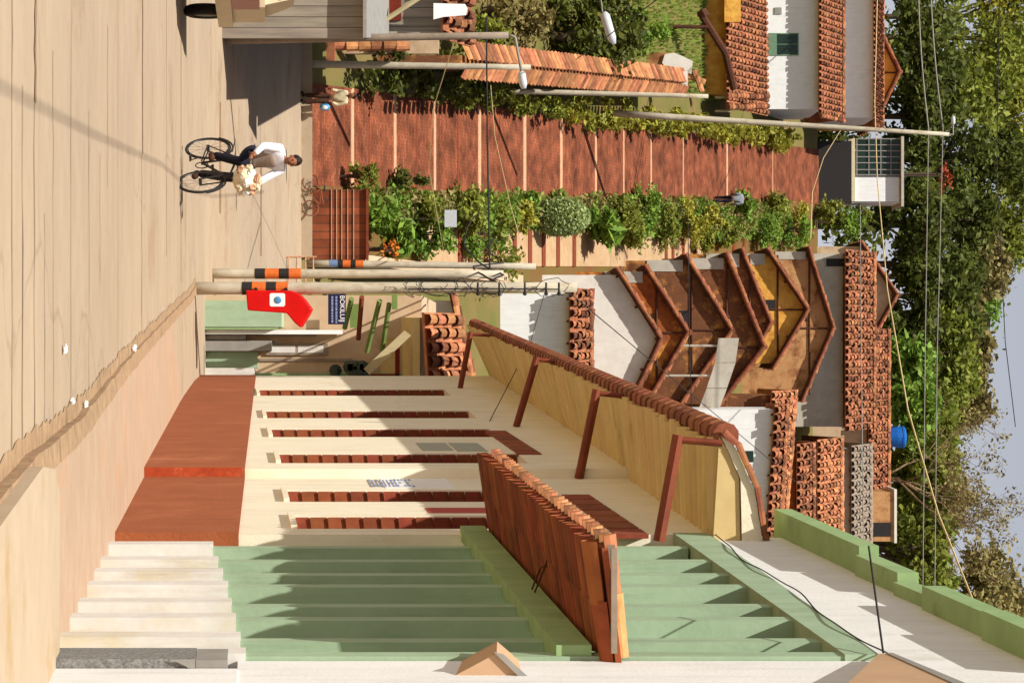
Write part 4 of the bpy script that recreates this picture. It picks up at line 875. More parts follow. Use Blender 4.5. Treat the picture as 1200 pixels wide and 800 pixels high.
# trees behind the houses: (X centre, Y centre, depth, crown radius px, crown half height px, material)
kinds = {'leafd': 'dark evergreen tree in the belt behind the houses at the top of the hill', 'leafm': 'mid green tree in the belt behind the houses at the top of the hill', 'leafy': 'yellow green tree in the belt behind the houses at the top of the hill', 'leafo': 'olive brown tree in the belt behind the houses at the top of the hill', 'leafg': 'bright green tree close behind the tiled roofs at the top of the hill'}
TR = [(1088, 535, 157, 46, 34, 'leafm'), (1098, 585, 160, 46, 30, 'leafo'), (1085, 630, 156, 46, 34, 'leafm'), (1118, 435, 166, 42, 34, 'leafm'), (1128, 400, 170, 40, 32, 'leafo'), (1060, 440, 151, 40, 30, 'leafg'), (1178, 715, 182, 55, 34, 'leafo'), (1100, 800, 158, 60, 40, 'leafm'), (1160, 790, 170, 60, 38, 'leafo'), (1085, -10, 158, 75, 60, 'leafd'), (1075, 60, 152, 60, 48, 'leafd'), (1150, 40, 170, 70, 55, 'leafm'), (1190, 20, 178, 70, 45, 'leafy'), (1080, 130, 156, 55, 50, 'leafd'), (1145, 110, 166, 60, 50, 'leafm'),
      (1190, 105, 174, 55, 40, 'leafy'), (1110, 180, 160, 55, 48, 'leafd'), (1170, 185, 172, 60, 42, 'leafd'), (1195, 190, 180, 60, 40, 'leafm'), (1075, 255, 154, 55, 45, 'leafd'), (1135, 260, 168, 58, 45, 'leafd'), (1180, 265, 176, 45, 35, 'leafm'),
      (1085, 310, 158, 50, 40, 'leafd'), (1150, 318, 168, 45, 36, 'leafo'), (1110, 350, 164, 50, 42, 'leafd'), (1140, 372, 172, 45, 36, 'leafg'), (1070, 390, 156, 45, 35, 'leafd'), (1105, 420, 162, 50, 42, 'leafm'), (1130, 455, 174, 45, 32, 'leafo'),
      (1065, 470, 150, 45, 30, 'leafg'), (1090, 500, 160, 50, 35, 'leafm'), (1120, 480, 178, 32, 24, 'leafm'), (1075, 560, 152, 48, 36, 'leafm'), (1078, 610, 158, 48, 34, 'leafo'), (1070, 650, 150, 50, 36, 'leafm'),
      (1150, 700, 168, 62, 34, 'leafo'), (1170, 760, 172, 60, 36, 'leafo'), (1095, 690, 156, 42, 36, 'leafm'), (1120, 740, 160, 45, 38, 'leafo')]
for X, Y, d, cr, ch, m in TR:
    c = P(X, Y, d); tree('hill_tree', kinds[m], c.x, d, 0, cr*d/F, ch*d/F, 3300, .25, m, 'trees in the belt behind the houses', zc=c.z, clumps=20)
# low dark undergrowth behind the houses
mb = MB(); rr = random.Random(2)
for i in range(60): leaves(mb, (-30+i*1.1, 150+rr.uniform(-2, 4), prof(150)+rr.uniform(.5, 2.5)), (1.6, 1.2, 1.5), 150, .3, rr)
u = mb.build('undergrowth', 'leafd'); u['kind'] = 'stuff'; u['label'] = 'dark undergrowth under the trees behind the houses'
# bare tree against the sky
def baretree(x, y, ztop):
    rr = random.Random(9); zg = prof(y); o = thing('bare_tree', 'nearly bare brown tree with fine twigs standing against the sky', 'tree', (x, y, zg))
    mb = MB(); tw_ = MB(); lf = MB(); H = ztop-zg
    def br(p, d, ln, r, lev):
        q = p+d*ln; m_ = p.lerp(q, .5)+Vector((rr.uniform(-1, 1), rr.uniform(-1, 1), 0))*ln*.06
        mb.tube([p, m_, q], [r, r*.8, r*.62], 6 if lev < 3 else 3)
        if lev >= 6: leaves(lf, q, (.4, .4, .4), 6, .11, rr); return
        for k in range((3 if lev < 4 else 2) if lev else 6):
            e = (d+Vector((rr.gauss(0, .55), rr.gauss(0, .55), rr.gauss(.1, .35)))).normalized(); br(p.lerp(q, rr.uniform(.6, 1)), e, ln*rr.uniform(.55, .8), max(.011, r*.6), lev+1)
    br(Vector((x, y, zg)), Vector((0, 0, 1)), H*.42, .12, 0)
    mb.build('trunk', 'twig', o); lf.build('crown', 'leafo', o)
c = P(1188, 560, 149); baretree(c.x, 149, c.z)
# left garden
tree('garden_tree', 'dense dark garden tree behind the tile capped wall', P(0, 40, 97).x, 97, 0, 2.0, 2.0, 4200, .16, 'leafd', None, zc=P(690, 0, 97).z, clumps=24)
tree('garden_tree', 'olive green feathery tree left of the dense dark garden tree', P(0, 25, 90).x, 90, 0, 1.2, 1.5, 2200, .13, 'leafo', None, zc=P(595, 0, 90).z, clumps=18)
shrub('garden_shrub', 'mid green shrub beside the far end of the tile capped wall', P(752, 40, 104), (.9, .9, 1.1), 900, .13, 'leafg')
shrub('garden_shrub', 'green bush at the foot of the olive tree behind the shed roof', P(562, 40, 86), (.7, .8, 1.0), 900, .12, 'leafm')
mb = MB(); rr = random.Random(4)
for i in range(5200):
    y = rr.uniform(98, 124); x = rr.uniform(-17, sxl(y)-1.6); z = prof(y); s_ = rr.uniform(.1, .3)
    a = Vector((rr.uniform(-.08, .08), rr.uniform(-.08, .08), s_)); mb.add([(x-.05, y, z), (x+.05, y, z), (x+a.x, y+a.y, z+a.z)], [(0, 1, 2)])
gg = mb.build('grass', 'grass'); gg['kind'] = 'stuff'; gg['label'] = 'green grass on the slope below the white houses'
# hedge along the left of the stairs, mid green at the lower end
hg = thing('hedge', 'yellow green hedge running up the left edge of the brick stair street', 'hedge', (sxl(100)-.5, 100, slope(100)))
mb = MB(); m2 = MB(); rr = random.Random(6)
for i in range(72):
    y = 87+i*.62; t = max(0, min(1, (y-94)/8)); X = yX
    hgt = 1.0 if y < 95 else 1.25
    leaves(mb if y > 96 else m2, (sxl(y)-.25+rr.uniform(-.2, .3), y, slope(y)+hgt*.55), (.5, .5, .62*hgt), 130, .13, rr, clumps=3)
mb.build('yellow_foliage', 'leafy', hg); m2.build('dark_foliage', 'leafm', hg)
h3 = thing('hedge', 'dark green hedge under the poles at the foot of the tile capped wall', 'hedge', (-9.2, 80, slope(80)))
mb = MB(); rr = random.Random(8)
for i in range(16): y = 78.5+i*.6; leaves(mb, (sxl(y)-.7+rr.uniform(-.3, .3), y, slope(y)+.8), (.6, .5, .9), 170, .12, rr, clumps=4)
mb.build('foliage', 'leafd', h3)
# garden strip right of the stairs
SH = 'leafy green shrub in the garden strip beside the brick stair street'; GR = 'shrubs in the garden strip'
def gy(X): return yX(X)
shrub('topiary_bush', 'tall round variegated bush standing out pale in the garden strip', P(657, 254, 95), (.72, .72, 1.12), 6500, .07, 'leaflt', cat='bush', clumps=0)
shrub('palm_shrub', 'bright green spiky plant behind the round variegated bush', P(708, 262, 100.5), (.85, .7, .6), 700, .2, 'leafg', cat='plant', long=1.7)
shrub('garden_shrub', 'dark round shrub at the lower street side of the garden', P(482, 212, 81.5), (.5, .5, .55), 900, .08, 'leafd')
shrub('garden_shrub', 'small shrub with dark foliage hanging over the brick wall top', P(428, 207, 78), (.45, .4, .42), 700, .08, 'leafm')
shrub('garden_shrub', 'broad leaved bright plant directly behind the brick wall', P(456, 262, 79.2), (.85, .6, .75), 800, .16, 'leafg', long=1.3)
shrub('flowering_shrub', 'orange flowering plant behind the brick wall by the banded pole', P(458, 292, 78.5), (.38, .35, .26), 150, .06, 'flower', cat='plant', stem=True)
for X, Y, rx, rz, m in [(505, 235, .6, .6, 'leafm'), (500, 275, .7, .7, 'leafg'), (540, 240, .6, .55, 'leafm'), (555, 262, .8, .7, 'leafg'), (580, 275, .8, .7, 'leafm'), (590, 250, .7, .6, 'leafg'), (610, 262, .6, .5, 'leafy'),
                        (622, 238, .5, .4, 'leafg'), (725, 245, .7, .55, 'leafm'), (742, 268, .7, .6, 'leafm'), (765, 250, .7, .6, 'leafg'), (782, 270, .8, .6, 'leafm'), (805, 258, .7, .6, 'leafy'), (820, 275, .6, .5, 'leafm'), (838, 256, .7, .5, 'leafy'),
                        (858, 270, .7, .6, 'leafm'), (875, 248, .6, .5, 'leafg'), (892, 262, .8, .6, 'leafg'), (912, 250, .7, .5, 'leafm'), (928, 266, .8, .6, 'leafg'), (945, 258, .7, .6, 'leafy'), (975, 255, .8, .7, 'leafm'), (1000, 265, .9, .7, 'leafg'), (1012, 245, .8, .6, 'leafm')]:
    k_ = R.uniform(.75, 1.3); rx *= k_; rz *= R.uniform(.7, 1.25); X += R.uniform(-8, 8); Y += R.uniform(-9, 9)
    d = gy(X-18); shrub('garden_shrub', SH, P(X, Y, d), (rx*1.2, rx*1.2, rz*1.15), 1300, .1, m, group=GR, clumps=13)
mb = MB(); rr = random.Random(21)
for i in range(420):
    y = rr.uniform(77.5, 132); x = rr.uniform(sxr(y)+.05, pxl(y)-.05); leaves(mb, (x, y, slope(y)+.28), (.34, .4, .3), 30, .095, rr)
lp = mb.build('low_planting', 'leafg'); lp['kind'] = 'stuff'; lp['label'] = 'low green plants covering the garden bed'
mb = MB()
for i in range(240):
    y = rr.uniform(77.5, 132); x = rr.uniform(sxr(y)+.05, pxl(y)-.05); leaves(mb, (x, y, slope(y)+.35), (.3, .4, .34), 26, .09, rr)
lp = mb.build('dry_planting', 'leafo'); lp['kind'] = 'stuff'; lp['label'] = 'drier olive plants among the garden bed'
dt = thing('dead_shrub', 'tangle of dark bare stems in the middle of the garden strip', 'shrub', P(545, 278, 88))
mb = MB(); rr = random.Random(12)
for i in range(46):
    a = P(552+rr.uniform(-20, 22), 280+rr.uniform(-14, 16), 88); d = Vector((rr.gauss(0, .5), rr.gauss(0, .3), rr.uniform(.4, 1))).normalized(); mb.tube([a-d*.5, a+d*.1+Vector((rr.uniform(-.1, .1), 0, 0)), a+d*.6], [.018, .014, .006], 4)
mb.build('stem', 'bark', dt)
sb = thing('meter_box', 'pale grey box on a post among the garden shrubs', 'box', P(480, 255, 83))
mb = MB(); mb.box(tuple(P(521, 246, 83)), tuple(P(535, 266, 83)+Vector((0, .3, 0)))); mb.build('box_body', 'lamp', sb)
mb = MB(); mb.tube([P(470, 256, 83.1), P(521, 256, 83.1)], .04, 6); mb.build('post', 'greyc', sb)
# red flowering creeper near kiosk
shrub('flowering_shrub', 'red leaved creeper hanging below the trees beside the kiosk', P(1106, 205, 150), (1.2, .6, .45), 160, .13, 'leafr', cat='plant')

# ------------------------------------------------------------------ cables
def cable(label, pts, r, m='cable', sag=0, n=24):
    pts = [Vector(p) for p in pts]; out = []
    for a, b_ in zip(pts, pts[1:]):
        for i in range(n): t = i/n; out.append(a.lerp(b_, t)+Vector((0, 0, -sag*4*t*(1-t))))
    out.append(pts[-1]); mb = MB(); mb.tube(out, r, 6); return tag(mb.build('overhead_cable', m, origin=tuple(out[0])), label, 'cable', 'overhead cables')
cable('thick pale cable sweeping from the green parapet across to the kiosk and upper white house', [P(1160, 760, 60), P(1145, 715, 62), P(1100, 603, 70), P(1064, 480, 80), P(1040, 340, 95), P(1028, 210, 112), P(1025, 120, 120), P(1029, -40, 126)], .025, 'cablep', n=6)
cable('thin dark drop cable hanging down in front of the white upper wall', [P(1018, 640, 14.2), P(1035, 764, 13.0)], .006)
cable('upper of the two grey cables crossing the dark trees left of the kiosk', [P(1090, -40, 105), P(1105, 150, 100)], .028, 'greyp', sag=.1)
cable('lower of the two grey cables crossing the dark trees left of the kiosk', [P(1076, -40, 105), P(1088, 150, 100)], .028, 'greyp', sag=.1)
cable('upper cable running across the middle of the tree belt', [P(1105, 150, 100), P(1098, 420, 100), P(1094, 830, 100)], .02, 'greyp')
cable('lower cable running across the middle of the tree belt', [P(1088, 150, 100), P(1084, 420, 100), P(1080, 830, 100)], .02, 'greyp')
cable('high cable crossing the trees and the open sky', [P(1172, -40, 110), P(1168, 200, 110), P(1178, 400, 110), P(1190, 500, 110)], .02, 'cable')
cable('pale drop wire falling from the lamp arm pole over the brick stairs', [P(533, 46, 53), P(507, 130, 58), P(503, 200, 64), P(520, 295, 74)], .009, 'cablep')
cable('pale wire falling from the grey pole towards the middle of the garden', [P(575, 100, 75), P(580, 160, 75), P(598, 240, 76), P(618, 310, 76)], .01, 'cablep')
cable('dark wire crossing the brick stairs between the two lamp poles', [P(570, 20, 60), P(571, 150, 60), P(574, 320, 50)], .022)
cable('arched pale wire reaching from the tall lamp pole down to the hedge end', [P(985, 153, 100), P(965, 185, 100), P(952, 225, 100), P(950, 280, 98)], .017, 'cablep', n=6)
cable('long thin wire over the roofs from the top of the phone hood pole', [P(660, 337, 43), P(820, 470, 60), P(1000, 620, 80)], .01)
cable('wire from the phone hood pole passing in front of the white wall', [P(640, 337, 43), P(622, 400, 40), P(560, 520, 30)], .006)
cable('vertical looking wire over the mid row gables', [P(806, 250, 70), P(808, 400, 66), P(812, 520, 60)], .012)
cable('thin wire over the highest roofs beside the kiosk', [P(1008, 240, 100), P(1009, 400, 100), P(1012, 640, 95)], .018, 'greyp')
cable('dark bundle of cables running high along the left kerb', [(-3.65, 6, 4.9), (-4.1, 14, 4.3), (-4.75, 26, 3.2), (-6.6, 60, 1.5)], .011)
cable('tangled black cable loops between the banded poles', [P(590, 322, 49), P(570, 335, 46), P(600, 337, 43), P(566, 322, 47), P(555, 312, 60), P(590, 308, 74)], .02, sag=.06, n=8)
cable('second black cable between the banded poles', [P(588, 321, 49.6), P(555, 300, 60), P(545, 280, 72), P(560, 250, 80)], .02, sag=.1, n=8)

# ------------------------------------------------------------------ people
def skinmesh(joints, edges, root):
    me = bpy.data.meshes.new('tmp'); names = list(joints); ix = {k: i for i, k in enumerate(names)}
    me.from_pydata([joints[k][0] for k in names], [(ix[a], ix[b]) for a, b in edges], [])
    o = bpy.data.objects.new('tmp', me); COL.objects.link(o)
    o.modifiers.new('s', 'SKIN'); sv = me.skin_vertices[0].data
    for k in names:
        r = joints[k][1]; sv[ix[k]].radius = (r, r) if not isinstance(r, tuple) else r
        sv[ix[k]].use_root = (k == root)
    sd = o.modifiers.new('d', 'SUBSURF'); sd.levels = 2; sd.render_levels = 2
    bpy.context.view_layer.update()
    m2 = bpy.data.meshes.new_from_object(o.evaluated_get(bpy.context.evaluated_depsgraph_get()))
    mb = MB(); mb.add([tuple(v.co) for v in m2.vertices], [tuple(p.vertices) for p in m2.polygons])
    COL.objects.unlink(o); bpy.data.objects.remove(o); bpy.data.meshes.remove(me); bpy.data.meshes.remove(m2)
    return mb
def headparts(mb_face, hairmb, c, fwd, s=1.0):
    """a head with nose, ears and chin; c = centre; fwd = facing"""
    f = Vector(fwd).normalized(); r = Vector((f.y, -f.x, 0)).normalized(); up = Vector((0, 0, 1)); c = Vector(c)
    L = lambda a, b_, d: c+r*a*s+f*b_*s+up*d*s
    k = MB(); k.ball((0, 0, 0), (.072, .09, .115), 16, 12)
    vs = []
    for v in k.v:
        x, y, z = v
        if z < -.03: x *= 1-.35*((-z-.03)/.085); y = y*(1-.1*((-z-.03)/.085))+.012
        vs.append(L(x, y, z))
    mb_face.add(vs, k.f)
    k = MB(); k.ball((0, .094, -.012), (.014, .02, .024), 8, 6); k.ball((.073, -.005, -.01), (.012, .02, .03), 8, 6); k.ball((-.073, -.005, -.01), (.012, .02, .03), 8, 6)
    mb_face.add([L(*v) for v in k.v], k.f)
    k = MB(); k.ball((0, -.02, .035), (.082, .095, .1), 16, 10); hv = []
    rr = random.Random(1)
    for v in k.v:
        n_ = 1+rr.uniform(-.05, .06); hv.append(L(v[0]*n_, v[1]*n_-(.035 if v[2] < .02 and v[1] > 0 else 0), max(v[2], -.06)*n_))
    hairmb.add(hv, k.f)
    return L
def person(label, base, rotz, pose, cols, s=1.0, group=None):
    """pose: joints in a frame facing +y, feet at z=0"""
    T = Matrix.Translation(Vector(base)) @ Matrix.Rotation(rotz, 4, 'Z') @ Matrix.Scale(s, 4)
    o = thing('person', label, 'person', base, group)
    J = pose
    ed = [('pelvis', 'waist'), ('waist', 'chest'), ('chest', 'neck'), ('neck', 'head')]
    for q in 'lr': ed += [('chest', 'sh'+q), ('sh'+q, 'el'+q), ('el'+q, 'wr'+q), ('wr'+q, 'palm'+q), ('pelvis', 'hip'+q), ('hip'+q, 'kn'+q), ('kn'+q, 'an'+q), ('an'+q, 'toe'+q)]
    rb = dict(pelvis=.1, waist=.095, chest=.11, neck=.05, head=.055, sh=.055, el=.04, wr=.028, palm=.032, hip=.08, kn=.055, an=.038, toe=.035)
    for q in 'lr':
        d = (J['wr'+q]-J['el'+q]).normalized(); J['palm'+q] = J['wr'+q]+d*.06
    body = skinmesh({k: (tuple(v), rb[k if k in rb else k[:-1]]) for k, v in J.items()}, ed, 'pelvis')
    # fingers
    for q in 'lr':
        d = (J['wr'+q]-J['el'+q]).normalized(); sdv = d.cross(Vector((0, 0, 1)));  sdv = sdv.normalized() if sdv.length > .1 else Vector((1, 0, 0)); nn_ = d.cross(sdv)
        for i in range(4):
            b0 = J['palm'+q]+sdv*(.026*(i-1.5)/1.5); ln = (.05, .06, .057, .045)[i]; body.tube([b0, b0+d*ln*.6+nn_*.006, b0+d*ln+nn_*.024], [.0095, .009, .007], 6)
        b0 = J['wr'+q]+d*.03+sdv*.028; body.tube([b0, b0+sdv*.025+d*.025, b0+sdv*.03+d*.055+nn_*.01], [.011, .01, .008], 6)
    hair = MB(); L = headparts(body, hair, J['head']+Vector((0, .01, .05)), J['face'] if 'face' in J else (0, 1, 0))
    body.xf(T).build('body', 'skin', o, smooth=True); hair.xf(T).build('hair', 'hair', o, smooth=True)
    ey = MB()
    for a in (-.03, .03): ey.ball(tuple(L(a, .083, .012)), .011, 6, 5)
    ey.ball(tuple(L(0, .088, -.055)), (.022, .006, .006), 6, 4); ey.xf(T).build('eye_and_mouth', 'hair', o)
    def cloth(name, keys, edges, radii, m):
        k = skinmesh({a: (tuple(J[a]), radii[a if a in radii else a[:-1]]) for a in keys}, edges, keys[0]); return k.xf(T).build(name, m, o, smooth=True)
    J['belt'] = J['pelvis'].lerp(J['waist'], .6)
    cloth('trousers', ['pelvis', 'belt', 'hipl', 'knl', 'anl', 'hipr', 'knr', 'anr'], [('pelvis', 'belt'), ('pelvis', 'hipl'), ('hipl', 'knl'), ('knl', 'anl'), ('pelvis', 'hipr'), ('hipr', 'knr'), ('knr', 'anr')], dict(pelvis=(.15, .12), belt=(.14, .112), hip=.105, kn=.078, an=.06), cols['trousers'])
    cloth('shirt', ['chest', 'waist', 'pelvis', 'neck', 'shl', 'ell', 'wrl', 'shr', 'elr', 'wrr'], [('pelvis', 'waist'), ('waist', 'chest'), ('chest', 'neck'), ('chest', 'shl'), ('shl', 'ell'), ('ell', 'wrl'), ('chest', 'shr'), ('shr', 'elr'), ('elr', 'wrr')], dict(pelvis=(.145, .115), waist=(.14, .11), chest=(.155, .115), neck=.06, sh=.078, el=.058, wr=.042), cols['shirt'])
    if 'vest' in cols:
        k = skinmesh({'a': (tuple(J['pelvis'].lerp(J['waist'], .3)), (.165, .135)), 'b': (tuple(J['waist']), (.16, .132)), 'c': (tuple(J['chest']), (.178, .135)), 'd': (tuple(J['chest'].lerp(J['neck'], .55)), (.12, .09))}, [('a', 'b'), ('b', 'c'), ('c', 'd')], 'b'); k.xf(T).build('vest', cols['vest'], o, smooth=True)
    for q in 'lr':
        k = MB(); a = J['an'+q]; t = J['toe'+q]; k.tube([a+(a-t)*.35+Vector((0, 0, -.03)), a+Vector((0, 0, -.02)), a.lerp(t, .6), t, t+(t-a)*.15], [.035, .05, .047, .042, .02], 10); k.xf(T).build('shoe', cols['shoe'], o, smooth=True)
    return o
V_ = Vector
# bicycle and rider: frame faces +x in its own space
def bicycle(name, label, base, rotz, s=1.0, rusty=False):
    o = thing(name, label, 'bicycle', base); T = Matrix.Translation(Vector(base)) @ Matrix.Rotation(rotz, 4, 'Z') @ Matrix.Scale(s, 4); mm = 'gutter' if rusty else 'metal'
    rw = .335; WX = (-.52, .54)
    for x in WX:
        k = MB(); k.torus((x, 0, rw), rw-.018, .016, 1, 40, 8); wh = k.xf(T).build('wheel', 'rubber' if not rusty else mm, o, smooth=True)
        k = MB(); k.torus((x, 0, rw), rw-.045, .009, 1, 40, 6); k.tube([(x, -.05, rw), (x, .05, rw)], .022, 8)
        for i in range(18): a = 2*math.pi*i/18; k.tube([(x, .02*(-1)**i, rw), (x+(rw-.045)*math.cos(a), 0, rw+(rw-.045)*math.sin(a))], .0018, 3)
        k.xf(T).build('rim', 'metal', wh)
        k = MB(); pts = [(x+(rw+.02)*math.cos(a), 0, rw+(rw+.02)*math.sin(a)) for a in [rad(20+i*14) for i in range(11)]]; k.tube(pts, .014, 6); k.xf(T).build('mudguard', mm, o)
    k = MB(); bb = (-.06, 0, .29); st = (-.2, 0, .78); hd_ = (.36, 0, .86); hl_ = (.4, 0, .72)
    for a, c in ((bb, st), (bb, hl_), (st, hl_), (st, hd_)): k.tube([a, c], .017, 8)
    for sy in (-.05, .05):
        k.tube([(bb[0], sy*.6, bb[2]), (WX[0], sy, rw)], .011, 6); k.tube([(st[0], sy*.4, st[2]), (WX[0], sy, rw)], .009, 6); k.tube([(.42, sy, .68), (.47, sy, .55), (WX[1], sy, rw)], .012, 6)
    k.tube([hl_, (.34, 0, 1.0)], .018, 8); k.tube([st, (-.23, 0, .88)], .014, 8)
    for sy in (-.16, .16): k.tube([(WX[0]-.1, sy*.6, .72), (WX[0]+.3, sy*.6, .72)], .008, 5)
    k.xf(T).build('frame', mm, o)
    k = MB(); k.tube([(.14, -.28, 1.0), (.26, -.26, 1.03), (.34, -.12, 1.0), (.34, .12, 1.0), (.26, .26, 1.03), (.14, .28, 1.0)], .012, 8); k.xf(T).build('handlebar', 'metal', o)
    k = MB(); k.ball((-.27, 0, .9), (.14, .08, .035), 12, 6); k.xf(T).build('saddle', 'rubber', o, smooth=True)
    k = MB(); k.torus((-.06, .04, .29), .09, .008, 1, 24, 5); k.tube([(-.06, -.09, .29), (.03, -.09, .15)], .01, 6); k.tube([(-.06, .09, .29), (-.15, .09, .43)], .01, 6); k.box((-.01, -.17, .135), (.08, -.09, .16)); k.box((-.19, .09, .42), (-.1, .17, .445)); k.xf(T).build('crank', 'metal', o)
    return o, T
yc = 36.4; base = V_(((193-400)*yc/F, yc, road(yc)))
RZ = math.atan2(-.86, .51)
bk, TB = bicycle('bicycle', 'black roadster bicycle ridden by the man in the white shirt', base, RZ)
pose = dict(pelvis=V_((0, -.26, .99)), waist=V_((0, -.25, 1.13)), chest=V_((0, -.2, 1.32)), neck=V_((0, -.15, 1.46)), head=V_((0, -.13, 1.53)),
            hipl=V_((-.1, -.22, .97)), hipr=V_((.1, -.22, .97)), knl=V_((-.13, .16, .78)), knr=V_((.13, .17, .88)), anl=V_((-.13, 0.02, .24)), anr=V_((.13, -.05, .46)), toel=V_((-.13, .13, .19)), toer=V_((.13, .08, .45)),
            shl=V_((-.18, -.17, 1.39)), shr=V_((.18, -.17, 1.39)), ell=V_((-.26, -.06, 1.16)), elr=V_((.29, -.02, 1.18)), wrl=V_((-.26, .12, 1.06)), wrr=V_((.27, .2, 1.08)), face=V_((.25, 1, 0)))
pr_ = {k: v for k, v in pose.items()}
face = pr_.pop('face')
def mk(label, base, rz, pose, cols, s=1.0):
    f = pose.pop('face', V_((0, 1, 0))); J = dict(pose)
    class D(dict): pass
    # keep the facing direction out of the skeleton
    global headparts_dir; headparts_dir = f
    return person(label, base, rz, J, cols, s)
_old = headparts
def headparts(a, b_, c, fwd, s=1.0): return _old(a, b_, c, headparts_dir, s)
headparts_dir = V_((0, 1, 0))
mk('man cycling in white shirt, grey vest and dark trousers with a bundle before him', base, RZ-math.pi/2, pose, dict(trousers='navyc', shirt='shirtw', vest='vest', shoe='brownc'))
bg_ = thing('bundle', 'cream and pink bag of goods carried on the bicycle handlebar', 'bag', TB @ V_((.5, 0, .8)))
k = MB(); rr = random.Random(3); k.ball((.5, 0, .96), (.15, .19, .17), 16, 10); k.v = [(x*(1+rr.uniform(-.04, .04)), y*(1+rr.uniform(-.08, .08)), z+rr.uniform(-.02, .02)) for x, y, z in k.v]
bb_ = k.xf(TB).build('bag', 'bag', bg_, smooth=True)
for i in range(26):
    an = i*2.4; el = 1.45-i*.085; x = .5+.15*math.cos(an)*math.cos(el); y = .19*math.sin(an)*math.cos(el); z = .96+.17*math.sin(el)+rr.uniform(-.02, .03)
    k = MB(); k.ball((x, y, z), (rr.uniform(.04, .075), rr.uniform(.04, .075), rr.uniform(.035, .06)), 7, 5); k.v = [(a+rr.uniform(-.014, .014), b_+rr.uniform(-.014, .014), c+rr.uniform(-.014, .014)) for a, b_, c in k.v]; k.xf(TB).build('wrapped_piece', ('bag', 'paper', 'stripe')[i % 3], bg_)
st_pose = lambda: dict(pelvis=V_((0, 0, .93)), waist=V_((0, .01, 1.07)), chest=V_((0, .03, 1.3)), neck=V_((0, .04, 1.46)), head=V_((0, .06, 1.53)), hipl=V_((-.09, 0, .9)), hipr=V_((.09, 0, .9)), knl=V_((-.1, .04, .5)), knr=V_((.1, .02, .5)), anl=V_((-.11, -.03, .09)), anr=V_((.11, .05, .09)),
                       toel=V_((-.12, .1, .04)), toer=V_((.12, .18, .04)), shl=V_((-.19, .02, 1.38)), shr=V_((.19, .02, 1.38)), ell=V_((-.24, .0, 1.12)), elr=V_((.25, .02, 1.12)), wrl=V_((-.22, .14, .95)), wrr=V_((.24, .14, .93)))
q = P(348, 116, 75.1); s1 = 1.02
ps = st_pose(); 
for k_ in ('chest', 'neck', 'head', 'shl', 'shr', 'ell', 'elr', 'wrl', 'wrr', 'waist'): ps[k_] = ps[k_]+V_((0, .14*(ps[k_].z-.93), -.06*(ps[k_].z-.93)))
mk('person in brown trousers and cream top at the foot of the brick stairs', (q.x, 75.1, road(75.1)), rad(150), ps, dict(trousers='brownc', shirt='beigec', shoe='rubber'), .98)
hb_ = thing('carrier_bag', 'blue and white plastic bag held by the person at the foot of the stairs', 'bag', (q.x+.24, 75.0, road(75)+.65))
k = MB(); k.ball((q.x+.25, 74.95, road(75)+.72), (.12, .09, .16), 10, 8); bq = k.build('bag_body', 'globe', hb_, smooth=True)
k = MB(); k.ball((q.x+.27, 74.9, road(75)+.72), (.07, .07, .09), 8, 6); k.build('white_panel', 'paper', hb_, smooth=True)
y3 = 119.0; x3 = (233-400)*y3/F
ps = st_pose(); ps['knl'] += V_((0, .12, 0)); ps['anl'] += V_((0, .25, .03)); ps['toel'] += V_((0, .25, .05)); ps['anr'] += V_((0, -.2, .04)); ps['toer'] += V_((0, -.2, .02))
mk('person in dark trousers and grey shirt walking up the brick stairs', (x3, y3, slope(y3)), rad(-10), ps, dict(trousers='navyc', shirt='greyc2', shoe='rubber'), 1.0)
q = P(354, 228, 75.0)
bicycle('bicycle', 'small rusty bicycle leaning at the corner of the brick garden wall', (q.x, 75.2, road(75)+.02), rad(-12), .74, True)

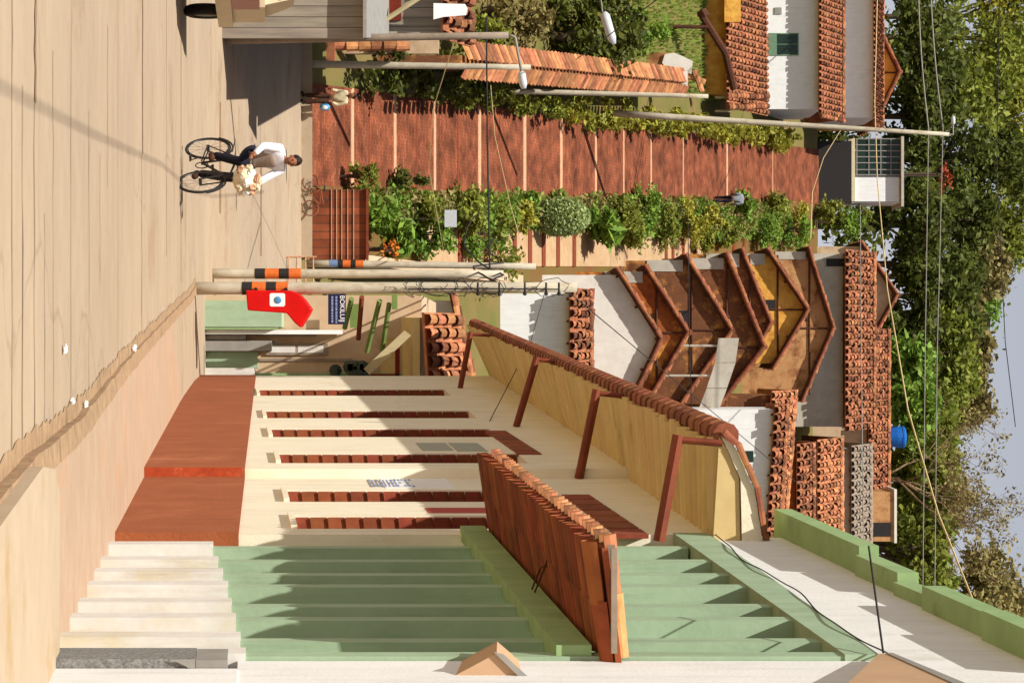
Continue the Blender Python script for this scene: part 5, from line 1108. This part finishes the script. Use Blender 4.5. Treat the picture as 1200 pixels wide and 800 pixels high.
# ------------------------------------------------------------------ vehicle at the left edge
vx = -4.72; yv = 34.2
v = thing('pickup_truck', 'red and cream pickup truck mostly outside the left edge of the picture', 'pickup', (vx-.9, yv+2, road(yv+2)))
def vz(y): return road(y)
def vb(mb, y0, y1, x0, x1, h0, h1): return mb.hexa([(x0, y0, vz(y0)+h0), (x1, y0, vz(y0)+h0), (x1, y1, vz(y1)+h0), (x0, y1, vz(y1)+h0), (x0, y0, vz(y0)+h1), (x1, y0, vz(y0)+h1), (x1, y1, vz(y1)+h1), (x0, y1, vz(y1)+h1)])
mb = MB(); vb(mb, yv, yv+4.3, vx-1.75, vx, .5, .72); bd_ = mb.build('chassis', 'creamp', v)
mb = MB(); vb(mb, yv+.06, yv+2.4, vx-1.7, vx-.02, .72, 1.12); mb.build('bed', 'carred', v)
mb = MB(); vb(mb, yv+2.45, yv+4.2, vx-1.65, vx-.06, .72, 1.2); mb.hexa([(vx-1.6, yv+2.5, vz(yv+2.5)+1.2), (vx-.1, yv+2.5, vz(yv+2.5)+1.2), (vx-.1, yv+3.9, vz(yv+3.9)+1.2), (vx-1.6, yv+3.9, vz(yv+3.9)+1.2), (vx-1.5, yv+2.6, vz(yv+2.6)+1.62), (vx-.2, yv+2.6, vz(yv+2.6)+1.62), (vx-.2, yv+3.4, vz(yv+3.4)+1.62), (vx-1.5, yv+3.4, vz(yv+3.4)+1.62)]); mb.build('cab', 'creamp', v)
mb = MB(); vb(mb, yv+2.48, yv+2.49, vx-1.5, vx-.22, 1.26, 1.55); mb.build('rear_window', 'glass', v)
mb = MB(); vb(mb, yv+.03, yv+.055, vx-1.6, vx-.3, .74, 1.1); mb.build('tailgate', 'carred', v)
for x0 in (vx-1.68, vx-.26): mb = MB(); vb(mb, yv+.02, yv+.055, x0, x0+.22, .76, 1.0); mb.build('tail_light', 'whitep', v)
for y in (yv+.8, yv+3.5):
    for x in (vx-1.6, vx-.14):
        mb = MB(); mb.torus((x, y, vz(y)+.33), .25, .085, 0, 24, 8); wl_ = mb.build('wheel', 'rubber', v, smooth=True)
        mb = MB(); mb.tube([(x-.06, y, vz(y)+.33), (x+.06, y, vz(y)+.33)], .17, 16); mb.build('hub', 'greyp', wl_)
mb = MB(); vb(mb, yv-.12, yv, vx-1.7, vx+.02, .32, .52); mb.build('bumper', 'black', v)
# ------------------------------------------------------------------ litter in the gutter
def scrap(label, X, Y, s, flat):
    r = (X-600)/F; y = -1.16/(r+.0975); c = V_(((Y-400)*y/F, y, road(y)+.01)); mb = MB(); rr = random.Random(X); mb.ball((c.x, c.y, c.z+s*flat), (s, s*1.3, s*flat), 8, 6)
    mb.v = [(a+rr.uniform(-.3, .3)*s, b_+rr.uniform(-.3, .3)*s, max(cz+rr.uniform(-.2, .2)*s, road(b_)+.003)) for a, b_, cz in mb.v]; tag(mb.build('paper_scrap', 'paper', origin=tuple(c)), label, 'litter', 'paper scraps on the road')
scrap('white paper scrap lying out on the road away from the kerb', 73, 409, .03, .3)
scrap('crumpled white scrap in the gutter nearest the camera', 96, 474, .026, .6)
scrap('smaller white scrap beside the nearest one in the gutter', 81, 470, .02, .6)
scrap('crumpled scrap furthest along the gutter', 153, 408, .035, .6)
